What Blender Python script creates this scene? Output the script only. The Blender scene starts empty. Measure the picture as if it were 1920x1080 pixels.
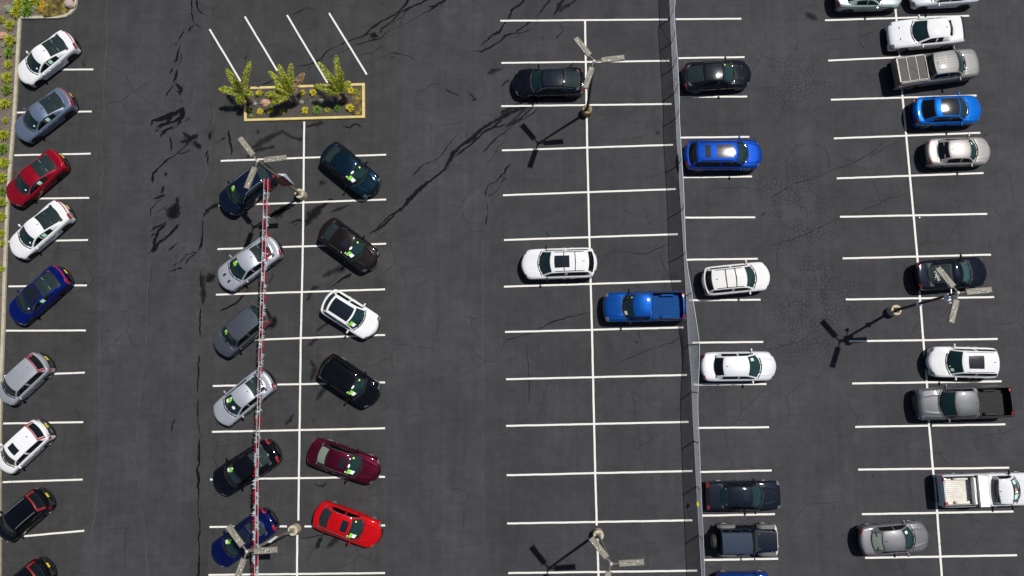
import bpy, math, random
from mathutils import Vector, Matrix, Quaternion
random.seed(7)
R = math.radians
C = bpy.context.scene.collection
scene = bpy.context.scene
# ------------------------------------------------------------------ camera
F, H = 1440.0, 50.5                     # focal length in photo pixels, camera height in metres
cam_d = bpy.data.cameras.new('camera')
cam = bpy.data.objects.new('camera', cam_d); C.objects.link(cam)
cam_d.sensor_width = 36; cam_d.lens = 36*F/1920; cam_d.clip_end = 2000
nadir = Vector((68/F, -165/F, -1)).normalized()
CQ = nadir.rotation_difference(Vector((0, 0, -1)))
cam.rotation_mode = 'QUATERNION'; cam.rotation_quaternion = CQ; cam.location = (0, 0, H)
scene.camera = cam
def at(px, py, z=0.0):
    """the point at height z that the photograph shows at px, py"""
    d = CQ @ Vector(((px-960)/F, -(py-540)/F, -1))
    t = (z-H)/d.z
    return Vector((d.x*t, d.y*t, z))
# ------------------------------------------------------------------ sun and sky
sun_dir = Vector((0.3635, 0.2480, 0.90)).normalized()     # towards the sun
sl = bpy.data.lights.new('sun', 'SUN'); sl.energy = 4.9; sl.angle = R(0.53); sl.color = (1, .965, .91)
so = bpy.data.objects.new('sun', sl); C.objects.link(so); so.location = (20, 14, 60)
so.rotation_mode = 'QUATERNION'; so.rotation_quaternion = Vector((0, 0, 1)).rotation_difference(sun_dir)
w = bpy.data.worlds.new('World'); scene.world = w; w.use_nodes = True
nt = w.node_tree; nt.nodes.clear()
def N(nt, t, **k):
    n = nt.nodes.new(t)
    for a, v in k.items():
        if a.startswith('i_'):
            s = n.inputs[int(a[2:])] if a[2:].isdigit() else n.inputs[a[2:].replace('_', ' ')]
            s.default_value = v
        else: setattr(n, a, v)
    return n
sky = N(nt, 'ShaderNodeTexSky', sky_type='NISHITA', sun_disc=False)
sky.sun_elevation = math.asin(sun_dir.z); sky.sun_rotation = math.atan2(sun_dir.x, sun_dir.y)
tc = N(nt, 'ShaderNodeTexCoord'); mp = N(nt, 'ShaderNodeMapping'); mp.inputs['Scale'].default_value = (1, 1, 1.6)
cn = N(nt, 'ShaderNodeTexNoise', i_Scale=3.4, i_Detail=8.0, i_Roughness=.6)
cr = N(nt, 'ShaderNodeValToRGB'); cr.color_ramp.elements[0].position = .56; cr.color_ramp.elements[1].position = .72
mx = N(nt, 'ShaderNodeMixRGB'); mx.inputs[2].default_value = (4.2, 4.4, 4.7, 1)
bg = N(nt, 'ShaderNodeBackground', i_Strength=.055); wo = N(nt, 'ShaderNodeOutputWorld')
L = nt.links.new
L(tc.outputs['Generated'], mp.inputs[0]); L(mp.outputs[0], cn.inputs['Vector']); L(cn.outputs[0], cr.inputs[0])
L(cr.outputs[0], mx.inputs[0]); L(sky.outputs[0], mx.inputs[1]); L(mx.outputs[0], bg.inputs[0]); L(bg.outputs[0], wo.inputs[0])
scene.view_settings.view_transform = 'Standard'; scene.view_settings.look = 'None'
scene.view_settings.exposure = 0; scene.view_settings.gamma = 1
scene.cycles.transparent_max_bounces = 16; scene.cycles.max_bounces = 6
# ------------------------------------------------------------------ materials
def mat(name, col, rough=.6, metal=0, coat=0, noise=None, spec=.5, coatr=.04, bump=0, nscale=8):
    m = bpy.data.materials.new(name); m.use_nodes = True; t = m.node_tree
    b = t.nodes['Principled BSDF']
    b.inputs['Base Color'].default_value = (*col, 1); b.inputs['Roughness'].default_value = rough
    b.inputs['Metallic'].default_value = metal; b.inputs['Coat Weight'].default_value = coat
    b.inputs['Coat Roughness'].default_value = coatr; b.inputs['Specular IOR Level'].default_value = spec
    if noise is not None:
        c = N(t, 'ShaderNodeTexCoord'); n = N(t, 'ShaderNodeTexNoise', i_Scale=nscale, i_Detail=5.0, i_Roughness=.65)
        r = N(t, 'ShaderNodeValToRGB'); r.color_ramp.elements[0].position = .35; r.color_ramp.elements[1].position = .68
        r.color_ramp.elements[0].color = (*noise, 1); r.color_ramp.elements[1].color = (*col, 1)
        t.links.new(c.outputs['Object'], n.inputs['Vector']); t.links.new(n.outputs[0], r.inputs[0]); t.links.new(r.outputs[0], b.inputs['Base Color'])
        if bump:
            bp = N(t, 'ShaderNodeBump', i_Strength=bump, i_Distance=.02); t.links.new(n.outputs[0], bp.inputs['Height']); t.links.new(bp.outputs[0], b.inputs['Normal'])
    return m
def paint(name, col, metal=0.0, rough=.35, flake=.0):
    """car paint: coloured base under a clear coat, with a film of road dust that varies over the panel"""
    m = bpy.data.materials.new(name); m.use_nodes = True; t = m.node_tree; b = t.nodes['Principled BSDF']
    b.inputs['Metallic'].default_value = metal; b.inputs['Coat Weight'].default_value = 1.0
    b.inputs['Coat Roughness'].default_value = .065; b.inputs['Specular IOR Level'].default_value = .0; b.inputs['Coat IOR'].default_value = 1.38
    c = N(t, 'ShaderNodeTexCoord'); n = N(t, 'ShaderNodeTexNoise', i_Scale=1.7, i_Detail=6.0, i_Roughness=.7)
    r = N(t, 'ShaderNodeValToRGB'); r.color_ramp.elements[0].position = .3; r.color_ramp.elements[1].position = .75
    d = tuple(x*.92 for x in col); e = tuple(x*.98+.003 for x in col)
    r.color_ramp.elements[0].color = (*d, 1); r.color_ramp.elements[1].color = (*e, 1)
    mr = N(t, 'ShaderNodeMapRange', i_3=rough, i_4=rough+.15)
    t.links.new(c.outputs['Object'], n.inputs['Vector']); t.links.new(n.outputs[0], r.inputs[0]); t.links.new(r.outputs[0], b.inputs['Base Color'])
    t.links.new(n.outputs[0], mr.inputs[0]); t.links.new(mr.outputs[0], b.inputs['Roughness'])
    return m
def glass(name, tint, cover=0.0, cov=(0, 0, 0)):
    m = bpy.data.materials.new(name); m.use_nodes = True; t = m.node_tree; t.nodes.clear()
    o = N(t, 'ShaderNodeOutputMaterial'); tr = N(t, 'ShaderNodeBsdfTransparent'); tr.inputs[0].default_value = (*tint, 1)
    di = N(t, 'ShaderNodeBsdfDiffuse'); di.inputs[0].default_value = (*cov, 1)
    mm = N(t, 'ShaderNodeMixShader', i_0=cover)
    g = N(t, 'ShaderNodeBsdfGlossy', i_Roughness=.03); fr = N(t, 'ShaderNodeFresnel', i_IOR=1.62); ms = N(t, 'ShaderNodeMixShader')
    t.links.new(tr.outputs[0], mm.inputs[1]); t.links.new(di.outputs[0], mm.inputs[2])
    t.links.new(fr.outputs[0], ms.inputs[0]); t.links.new(mm.outputs[0], ms.inputs[1]); t.links.new(g.outputs[0], ms.inputs[2]); t.links.new(ms.outputs[0], o.inputs[0])
    return m
M = dict(
 glass=glass('tinted_windscreen_glass', (.36, .58, .57), .16, (.03, .10, .11)),
 sideglass=glass('tinted_side_glass', (.22, .34, .30), .15, (.01, .02, .018)),
 darkglass=glass('privacy_glass', (.06, .09, .09), .3, (.006, .009, .010)),
 rearglass=glass('green_rear_glass', (.26, .40, .38), .30, (.045, .075, .078)),  # greyish diffuse share paints soft cloud reflections into the glass colour
 palerear=glass('pale_rear_glass', (.45, .55, .48), .45, (.36, .44, .36)),
 roofglass=mat('roof_glass', (.006, .008, .012), .13, coat=1),
 trim=mat('black_trim', (.008, .008, .009), .6, spec=.25), blacktrim=mat('black_plastic', (.014, .014, .015), .7, spec=.3),
 chrome=mat('chrome', (.75, .75, .77), .15, 1), silver=mat('satin_metal', (.55, .56, .58), .3, .8),
 tyre=mat('tyre_rubber', (.018, .018, .018), .8), alloy=mat('alloy', (.55, .56, .57), .3, .7), darkalloy=mat('dark_alloy', (.06, .06, .065), .35, .6),
 inter=mat('cabin_trim_dark', (.022, .024, .026), .8), dash=mat('dashboard', (.028, .03, .032), .7),
 seat_dark=mat('dark_seat', (.06, .062, .066), .7), seat_tan=mat('tan_seat', (.28, .22, .15), .7), seat_grey=mat('grey_seat', (.18, .18, .175), .7),
 red=mat('red_lens', (.30, .006, .010), .2, coat=1), lens=mat('headlamp_lens', (.20, .22, .25), .15, .5, coat=1), amber=mat('amber_lens', (.75, .28, .03), .25, coat=1),
 yplate=mat('yellow_plate', (.8, .62, .05), .5), wplate=mat('white_plate', (.7, .7, .68), .5),
 green=mat('green_sticker', (.20, .60, .02), .6), white=mat('white_paper', (.82, .84, .80), .6), blue=mat('blue_print', (.05, .12, .5), .5),
 palegreen=mat('pale_green_paper', (.42, .70, .55), .6), yellow=mat('yellow_sticker', (.62, .75, .08), .6),
 under=mat('underbody', (.01, .01, .01), .9),
)
# ------------------------------------------------------------------ mesh helpers
def mk(name, vs, fs, m, parent=None, smooth=True, mi=None, angle=38, mats=None):
    me = bpy.data.meshes.new(name); me.from_pydata([tuple(v) for v in vs], [], fs)
    for x in (mats or [m]): me.materials.append(x)
    if mi: me.polygons.foreach_set('material_index', mi)
    if smooth:
        me.polygons.foreach_set('use_smooth', [True]*len(fs)); me.set_sharp_from_angle(angle=R(angle))
    me.update()
    o = bpy.data.objects.new(name, me); C.objects.link(o); o.parent = parent
    return o
class MB:
    def __init__(s): s.v = []; s.f = []; s.m = []
    def add(s, vs, fs, mi=0):
        k = len(s.v); s.v += [Vector(v) for v in vs]; s.f += [tuple(i+k for i in f) for f in fs]; s.m += [mi]*len(fs)
    def box(s, c, d, rz=0, b=0.0, mi=0, mx=None):
        """box of size d centred on c, edges chamfered by b"""
        x, y, z = d[0]/2, d[1]/2, d[2]/2
        b = min(b, x*.9, y*.9, z*.9)
        if b <= 0: vs = [Vector((i*x, j*y, k*z)) for k in (-1, 1) for i, j in ((-1, -1), (1, -1), (1, 1), (-1, 1))]; fs = [(3, 2, 1, 0), (4, 5, 6, 7), (0, 1, 5, 4), (1, 2, 6, 5), (2, 3, 7, 6), (3, 0, 4, 7)]
        else:
            vs = []; fs = []
            for zz, q in ((-z, b), (-z+b, 0), (z-b, 0), (z, b)):
                for i, j in ((-1, -1), (1, -1), (1, 1), (-1, 1)):
                    for t in ((0, 1) if i*j > 0 else (1, 0)):
                        vs.append(Vector((i*(x-q-(0 if t else b)), j*(y-q-(b if t else 0)), zz)))
            for r in range(3):
                for k in range(8): a = r*8+k; c2 = r*8+(k+1) % 8; fs.append((a, c2, c2+8, a+8))
            fs.append(tuple(range(7, -1, -1))); fs.append(tuple(range(24, 32)))
        m = mx if mx is not None else Matrix.Translation(c) @ Matrix.Rotation(rz, 4, 'Z')
        s.add([m @ v for v in vs], fs, mi); return s
    def tube(s, pts, r, n=6, mi=0, cap=True):
        pts = [Vector(p) for p in pts]; rs = r if isinstance(r, (list, tuple)) else [r]*len(pts); vs = []; fs = []
        for i, p in enumerate(pts):
            d = (pts[min(i+1, len(pts)-1)]-pts[max(i-1, 0)]).normalized()
            a = d.cross(Vector((0, 0, 1)) if abs(d.z) < .9 else Vector((1, 0, 0))).normalized(); b = d.cross(a)
            for k in range(n): t = 2*math.pi*k/n; vs.append(p+(a*math.cos(t)+b*math.sin(t))*rs[i])
        for i in range(len(pts)-1):
            for k in range(n): fs.append((i*n+k, i*n+(k+1) % n, (i+1)*n+(k+1) % n, (i+1)*n+k))
        if cap: fs += [tuple(range(n-1, -1, -1)), tuple(range((len(pts)-1)*n, len(pts)*n))]
        s.add(vs, fs, mi); return s
    def lathe(s, prof, n=24, mx=Matrix(), mi=0):
        vs = []; fs = []
        for r, z in prof:
            for k in range(n): t = 2*math.pi*k/n; vs.append(mx @ Vector((r*math.cos(t), r*math.sin(t), z)))
        for i in range(len(prof)-1):
            for k in range(n): fs.append((i*n+k, i*n+(k+1) % n, (i+1)*n+(k+1) % n, (i+1)*n+k))
        fs += [tuple(range(n-1, -1, -1)), tuple(range((len(prof)-1)*n, len(prof)*n))]
        s.add(vs, fs, mi); return s
    def grid(s, fn, us, vs_, sel=None, mi=0):
        nv = len(vs_); P = [fn(u, v) for u in us for v in vs_]; fs = []
        for i in range(len(us)-1):
            for j in range(nv-1):
                if sel is None or sel((us[i]+us[i+1])/2, (vs_[j]+vs_[j+1])/2): fs.append((i*nv+j, (i+1)*nv+j, (i+1)*nv+j+1, i*nv+j+1))
        c0 = Vector((0, 0, .35)); g = []
        for f in fs:                                    # faces look outwards
            m_ = (P[f[0]]+P[f[1]]+P[f[2]]+P[f[3]])/4; n_ = (P[f[2]]-P[f[0]]).cross(P[f[3]]-P[f[1]]); r_ = Vector((0, (m_-c0).y, (m_-c0).z)); g.append(f if n_.dot(r_) >= 0 else f[::-1])
        fs = g; used = sorted({i for f in fs for i in f}); mp_ = {a: b for b, a in enumerate(used)}
        s.add([P[i] for i in used], [tuple(mp_[i] for i in f) for f in fs], mi); return s
    def patch(s, fn, u0, u1, v0, v1, nu, nv, off, ctr=Vector((0, 0, .4)), mi=0, skirt=True, ellipse=False):
        e = 1e-3; us = [u0+(u1-u0)*i/nu for i in range(nu+1)]; vv = [v0+(v1-v0)*i/nv for i in range(nv+1)]
        def q(u, v, k=1.0):
            if ellipse:
                a = 2*(u-u0)/(u1-u0)-1; b = 2*(v-v0)/(v1-v0)-1
                a, b = a*math.sqrt(1-b*b/2), b*math.sqrt(1-a*a/2)
                u = u0+(a+1)/2*(u1-u0); v = v0+(b+1)/2*(v1-v0)
            p = fn(u, v); n = (fn(u+e, v)-p).cross(fn(u, v+e)-p)
            if n.length < 1e-12: n = p-ctr
            n.normalize()
            if n.dot(p-ctr) < 0: n = -n
            return p+n*off*k
        P = [q(u, v) for u in us for v in vv]; n2 = nv+1
        fs = [(i*n2+j, (i+1)*n2+j, (i+1)*n2+j+1, i*n2+j+1) for i in range(nu) for j in range(nv)]
        if (P[fs[0][2]]-P[fs[0][0]]).cross(P[fs[0][3]]-P[fs[0][1]]).dot(P[0]-ctr) < 0: fs = [f[::-1] for f in fs]
        if skirt:
            ring = [(i, 0) for i in range(nu)]+[(nu, j) for j in range(nv)]+[(i, nv) for i in range(nu, 0, -1)]+[(0, j) for j in range(nv, 0, -1)]
            k = len(P); P += [q(us[i], vv[j], -.5) for i, j in ring]; m = len(ring)
            for t in range(m):
                a, b = ring[t], ring[(t+1) % m]; fs.append((a[0]*n2+a[1], b[0]*n2+b[1], k+(t+1) % m, k+t))
        s.add(P, fs, mi); return s
    def obj(s, name, m, parent=None, smooth=True, angle=38):
        mats = m if isinstance(m, (list, tuple)) else [m]
        return mk(name, s.v, s.f, None, parent, smooth, s.m if len(mats) > 1 else None, angle, mats)
def thing(name, label, cat, loc=(0, 0, 0), rz=0, group=None):
    o = bpy.data.objects.new(name, None); C.objects.link(o); o.location = loc; o.rotation_euler = (0, 0, rz); o.empty_display_size = .3
    return tag(o, label, cat, group)
def tag(o, label=None, cat=None, group=None, kind=None):
    if label: o['label'] = label
    if cat: o['category'] = cat
    if group: o['group'] = group
    if kind: o['kind'] = kind
    return o
def herm(pts):
    xs = [p[0] for p in pts]; ys = [p[1] for p in pts]; n = len(xs)
    d = [(ys[i+1]-ys[i])/(xs[i+1]-xs[i]) for i in range(n-1)]; m = [d[0]]+[0]*(n-2)+[d[-1]]
    for i in range(1, n-1):
        if d[i-1]*d[i] > 0: m[i] = 2*d[i-1]*d[i]/(d[i-1]+d[i])
    def f(x):
        if x <= xs[0]: return ys[0]
        if x >= xs[-1]: return ys[-1]
        i = 0
        while x > xs[i+1]: i += 1
        h = xs[i+1]-xs[i]; t = (x-xs[i])/h; t2 = t*t; t3 = t2*t
        return ys[i]*(2*t3-3*t2+1)+h*m[i]*(t3-2*t2+t)+ys[i+1]*(-2*t3+3*t2)+h*m[i+1]*(t3-t2)
    return f
# ------------------------------------------------------------------ ground, markings, stains
def ground_material():
    m = bpy.data.materials.new('asphalt'); m.use_nodes = True; t = m.node_tree; l = t.links.new
    b = t.nodes['Principled BSDF']; b.inputs['Roughness'].default_value = .82; b.inputs['Specular IOR Level'].default_value = .25
    tc = N(t, 'ShaderNodeTexCoord'); P = tc.outputs['Object']
    def noise(scale, detail=5, rough=.6, sc=None, rot=0, dist=0):
        n = N(t, 'ShaderNodeTexNoise', i_Scale=scale, i_Detail=float(detail), i_Roughness=rough, i_Distortion=dist)
        if sc:
            mp = N(t, 'ShaderNodeMapping'); mp.inputs['Scale'].default_value = sc; mp.inputs['Rotation'].default_value = (0, 0, rot); l(P, mp.inputs[0]); l(mp.outputs[0], n.inputs['Vector'])
        else: l(P, n.inputs['Vector'])
        return n.outputs[0]
    def ramp(x, a, bb, lo, hi):
        r = N(t, 'ShaderNodeMapRange', i_1=a, i_2=bb, i_3=lo, i_4=hi); r.clamp = True; l(x, r.inputs[0]); return r.outputs[0]
    def math_(op, a, bb):
        n = N(t, 'ShaderNodeMath', operation=op)
        for i, v in enumerate((a, bb)):
            if isinstance(v, (int, float)): n.inputs[i].default_value = v
            else: l(v, n.inputs[i])
        return n.outputs[0]
    # colour: brown-grey stalls, bluer driving lanes, by strips laid along the lot
    sp = N(t, 'ShaderNodeSeparateXYZ'); l(P, sp.inputs[0])
    wob = math_('MULTIPLY', math_('SUBTRACT', noise(.35, 3), .5), 1.6)
    X = math_('ADD', sp.outputs[0], wob)
    cr = N(t, 'ShaderNodeValToRGB'); r = cr.color_ramp
    l(ramp(X, -36, 36, 0, 1), cr.inputs[0])
    def fx(px): return (at(px, 540).x+36)/72
    br = (.0336, .0329, .0338, 1); bl = (.0366, .0362, .0418, 1); md = (.0330, .0326, .0368, 1); lt = (.0364, .0361, .0406, 1)
    stops = [(fx(180), br), (fx(196), bl), (fx(360), bl), (fx(385), br), (fx(715), br), (fx(760), bl), (fx(900), bl), (fx(930), md), (fx(1250), md), (fx(1440), lt), (fx(1560), lt), (fx(1640), md), (fx(1830), md), (fx(1880), lt)]
    r.elements[0].position, r.elements[0].color = stops[0]; r.elements[1].position, r.elements[1].color = stops[-1]
    for p, c in stops[1:-1]: e = r.elements.new(p); e.color = c
    fac = ramp(noise(.21, 6, .7, dist=.4), .32, .68, .77, 1.20)
    fac = math_('MULTIPLY', fac, ramp(noise(1.1, 6, .65, dist=.6),   .3, .7, .86, 1.14))
    fac = math_('MULTIPLY', fac, ramp(noise(1, 5, .6, (2.6, .10, 1)), .3, .7, .90, 1.10))       # wheel polish along the lanes
    fac = math_('MULTIPLY', fac, ramp(noise(1, 4, .6, (.35, 3.5, 1), R(32)), .35, .7, .94, 1.07))   # sweeping marks
    fac = math_('MULTIPLY', fac, ramp(noise(38, 3, .8), .3, .7, .72, 1.28))
    fac = math_('MULTIPLY', fac, ramp(noise(140, 2, .8), .3, .7, .85, 1.16))
    # crazed areas
    def cracks(scale, width, warp):
        mp = N(t, 'ShaderNodeMixRGB', blend_type='ADD', i_0=warp); nn = N(t, 'ShaderNodeTexNoise', i_Scale=scale*.9, i_Detail=3.0)
        l(P, nn.inputs['Vector']); l(P, mp.inputs[1]); l(nn.outputs['Color'], mp.inputs[2])
        v = N(t, 'ShaderNodeTexVoronoi', feature='DISTANCE_TO_EDGE', i_Scale=scale, voronoi_dimensions='2D'); l(mp.outputs[0], v.inputs['Vector'])
        return ramp(v.outputs['Distance'], width*.3, width, 1, 0)
    def blob(px, py, rx, ry):
        c = at(px, py); mp = N(t, 'ShaderNodeMapping', vector_type='TEXTURE'); mp.inputs['Location'].default_value = (c.x, c.y, 0); mp.inputs['Scale'].default_value = (rx, ry, 1)
        g = N(t, 'ShaderNodeVectorMath', operation='LENGTH'); l(P, mp.inputs[0]); l(mp.outputs[0], g.inputs[0]); return ramp(g.outputs['Value'], .35, 1.15, 1, 0)
    mask = None
    for a in ((1485, 365, 3.6, 2.4), (1500, 425, 3.4, 1.8), (1560, 560, 2.6, 4.2), (1510, 600, 3.2, 4.0), (1495, 170, 2.6, 3.2), (1530, 520, 3, 2)):
        k = blob(*a); mask = k if mask is None else math_('MAXIMUM', mask, k)
    fray = ramp(noise(.8, 4), .36, .56, 0, 1)
    small = math_('MULTIPLY', cracks(3.7, .20, .12), math_('MULTIPLY', mask, fray))
    wide = math_('MULTIPLY', cracks(.42, .022, .9), ramp(noise(.22, 3), .50, .62, 0, .8))
    dark = math_('SUBTRACT', 1, math_('MULTIPLY', math_('MAXIMUM', small, wide), .46))
    fac = math_('MULTIPLY', fac, dark)
    # light specks of litter and exposed stone
    v = N(t, 'ShaderNodeTexVoronoi', feature='F1', i_Scale=1.1, i_Randomness=1.0, voronoi_dimensions='2D'); l(P, v.inputs['Vector'])
    speck = math_('MAXIMUM', 1, math_('MULTIPLY', ramp(v.outputs['Distance'], .012, .03, 4.0, 0), ramp(noise(.5, 2), .52, .6, 0, 1)))
    fac = math_('MULTIPLY', fac, speck)
    mul = N(t, 'ShaderNodeVectorMath', operation='SCALE'); l(cr.outputs[0], mul.inputs[0]); l(fac, mul.inputs['Scale']); l(mul.outputs[0], b.inputs['Base Color'])
    bp = N(t, 'ShaderNodeBump', i_Strength=.35, i_Distance=.01); l(noise(90, 3, .8), bp.inputs['Height']); l(bp.outputs[0], b.inputs['Normal'])
    return m
tag(mk('asphalt_ground', [(-300, -300, 0), (300, -300, 0), (300, 300, 0), (-300, 300, 0)], [(0, 1, 2, 3)], ground_material(), smooth=False), kind='structure')

LINES = []
def ln(*p): LINES.append(p)
for a in ((36,131,175,130),(32,211,172,209),(27,291,170,288),(20,373,167,371),(16,453,165,450),(16,537,163,535),(11,620,161,619.5),(8,705,159,698.5),(6,794,156,791.5),(5,904,155,899),(4,1009,158,995),(4,1110,158,1100),
    (393,54.7,451,152),(459,31,520,133),(538.3,28.3,614,155.5),(617,24.4,687.8,139.7),
    (414,301.7,724,290),(410,385.5,724,374),(407.8,467,724,457),(405,552.5,722,542.5),(402,640,722,628),(399,723.6,722,717),(397.5,809.7,722,803),(394,899,722,894),(393,988,538,987),(571,987,722,985),(391,1078,722,1074.5),
    (938,39,1252,36.5),(940,118,1255,114),(940,199,1259,195),(941,282,1262,271.5),(943,366,1267,354.5),(945,450,1271,439),(945,537.5,1277,527),(947,622.5,1281.5,614),(949,711,1288,703),(949,798.5,1291,791),(950,891,1298,883),(951,981.5,1298,975.5),(953,1074.5,1307,1070),
    (1267,36,1390,35),(1272,109,1396,107),(1273,182,1401,181),(1276,258,1405,256.5),(1278,332.5,1410,331),(1285,408,1416,407.5),(1288,487,1421,485),(1292,563,1426,562),(1298,642.5,1431,641),(1300,721,1437,720),(1304,802.5,1442,801),(1310,885,1447,882),(1315,967,1453,964),(1320,1050,1459,1047.5),
    (1547,38,1817,29.5),(1553,113.5,1824,101),(1558,187,1831,179),(1563.5,259.5,1838,249),(1569,334.5,1844,324.5),(1575,406.5,1851,401),(1580,484.5,1858,477.5),(1586,561.5,1864,557),(1592,640,1870.5,635.5),(1598,719,1878,715),(1603.5,800.5,1885,795.5),(1609,880.5,1892,877),(1616,964,1900,959),(1622,1046,1907,1041)): ln(*a)
POLY = [[(570.5,228),(568,460),(564,640),(559.5,976)],[(557.5,1003),(556.5,1120)],
    [(1097,38),(1101,275),(1105,440),(1110,620),(1116,886),(1119,985)],[(1120,1003),(1123,1110)],
    [(1678,-30),(1679,15),(1686,100),(1692,180),(1699,253),(1706,330),(1713,404),(1720,482),(1725,560),(1731,637),(1738,717),(1742,797),(1749,878),(1757,960),(1768,1110)]]
def strip(mb, pts, w, z):
    """a painted band with slightly uneven edges; pts are world points"""
    out = []
    for a, b in zip(pts, pts[1:]):
        n = max(1, int((b-a).length/.45)); out += [a.lerp(b, i/n) for i in range(n)]
    out.append(pts[-1]); vs = []
    for i, p in enumerate(out):
        d = (out[min(i+1, len(out)-1)]-out[max(i-1, 0)]).normalized(); s = Vector((-d.y, d.x, 0)); j = random.uniform(-.006, .006)
        vs += [p+s*(w/2+j)+Vector((0, 0, z)), p-s*(w/2-j)+Vector((0, 0, z))]
    mb.add(vs, [(2*i, 2*i+1, 2*i+3, 2*i+2) for i in range(len(out)-1)])
def line_material():
    m = mat('white_road_paint', (.62, .605, .57), .7); t = m.node_tree; l = t.links.new; b = t.nodes['Principled BSDF']
    c = N(t, 'ShaderNodeTexCoord'); n = N(t, 'ShaderNodeTexNoise', i_Scale=5.0, i_Detail=8.0, i_Roughness=.75); r = N(t, 'ShaderNodeValToRGB')
    e = r.color_ramp.elements; e[0].position = .30; e[0].color = (.16, .155, .15, 1); e[1].position = .41; e[1].color = (.60, .585, .545, 1); x = e.new(.7); x.color = (.66, .645, .605, 1)
    l(c.outputs['Object'], n.inputs['Vector']); l(n.outputs[0], r.inputs[0]); l(r.outputs[0], b.inputs['Base Color']); return m
pm = line_material()
mb = MB()
for k, (a, b, c, d) in enumerate(LINES): strip(mb, [at(a, b), at(c, d)], .118, .004)
tag(mb.obj('stall_lines', pm, smooth=False), kind='structure')
mb = MB()
for p in POLY: strip(mb, [at(*q) for q in p], .125, .008)
tag(mb.obj('aisle_lines', pm, smooth=False), kind='structure')

def stain_material(name, col, rough, soft, a, nscale=7.0, wt=.9):
    m = mat(name, col, rough); t = m.node_tree; l = t.links.new; b = t.nodes['Principled BSDF']; b.inputs['Specular IOR Level'].default_value = .04
    uv = N(t, 'ShaderNodeUVMap'); sp = N(t, 'ShaderNodeSeparateXYZ'); l(uv.outputs[0], sp.inputs[0])
    c = N(t, 'ShaderNodeTexCoord'); n = N(t, 'ShaderNodeTexNoise', i_Scale=nscale, i_Detail=6.0, i_Roughness=.7, i_Distortion=.5); l(c.outputs['Object'], n.inputs['Vector'])
    ad = N(t, 'ShaderNodeMath', operation='MULTIPLY_ADD', i_1=wt, i_2=-wt*.5); l(n.outputs[0], ad.inputs[0])
    s = N(t, 'ShaderNodeMath', operation='ADD'); l(sp.outputs[0], s.inputs[0]); l(ad.outputs[0], s.inputs[1])
    r = N(t, 'ShaderNodeMapRange', i_1=.32, i_2=.32+soft, i_3=0.0, i_4=a); l(s.outputs[0], r.inputs[0]); l(r.outputs[0], b.inputs['Alpha']); return m
SM = [stain_material('tar_crack', (.0055, .0055, .0065), .6, .22, .95, 9.0, 1.1), stain_material('wet_stain', (.0065, .0065, .0085), .55, .5, .85, 5.0, 1.7), stain_material('faint_stain', (.012, .0118, .0125), .7, .7, .75, 2.2, 1.3), stain_material('pale_seam', (.115, .110, .105), .85, .5, .6, 5.0, 1.3)]
ST = [MB(), MB(), MB(), MB()]; SUV = [[], [], [], []]; SZ = [0]
def stain(pts, w, k=0, jit=1.0):
    """irregular ribbon of tar, water or grit: centre line in photo pixels, w = width in metres (one value or one per point)"""
    if k == 0 and jit == 1.0 and not isinstance(w, float) and max(w) > .13 and len(pts) > 2:      # short forks off the broad runs
        for _ in range(3):
            i0 = random.randint(0, len(pts)-2); x, y = [u+(v-u)*random.random() for u, v in zip(pts[i0], pts[i0+1])]; an = math.radians(random.choice((random.uniform(20, 60), random.uniform(200, 240)))); l_ = random.uniform(8, 20)
            stain([(x, y), (x+l_*.5*math.cos(an), y-l_*.5*math.sin(an)+random.uniform(-2, 2)), (x+l_*math.cos(an), y-l_*math.sin(an))], [.10, .07, .03], 0, 1.8)
    P = [at(*p) for p in pts]; W = w if isinstance(w, (list, tuple)) else [w]*len(P); out = []; ow = []
    for i in range(len(P)-1):
        n = max(1, int((P[i+1]-P[i]).length/.14))
        for j in range(n): out.append(P[i].lerp(P[i+1], j/n)); ow.append(W[i]+(W[i+1]-W[i])*j/n)
    out.append(P[-1]); ow.append(W[-1]); n = len(out)
    SZ[0] += 1; z = .0010+(SZ[0] % 24)*.0001; vs = []; uv = []; a = 0.0; wj = 1.0
    for i, p in enumerate(out):
        d = (out[min(i+1, n-1)]-out[max(i-1, 0)]).normalized(); s = Vector((-d.y, d.x, 0))
        a += random.gauss(0, .030)*jit; a *= .93; wj += random.gauss(0, .22); wj = max(.45, min(1.6, wj*.9+.1))
        ww = (ow[i]*.52+.020)*wj if ow[i] > .055 else (ow[i]*.45+.010)*wj; q = p+s*a+Vector((0, 0, z))
        e = min(1, min(i, n-1-i)/2.5+.15)
        vs += [q+s*ww, q, q-s*ww]; uv += [0, e, 0]
    fs = [];
    for i in range(n-1): fs += [(3*i, 3*i+1, 3*i+4, 3*i+3), (3*i+1, 3*i+2, 3*i+5, 3*i+4)]
    ST[k].add(vs, fs); SUV[k] += uv
T, Wt, Ft, Pl = 0, 1, 2, 3
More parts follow.
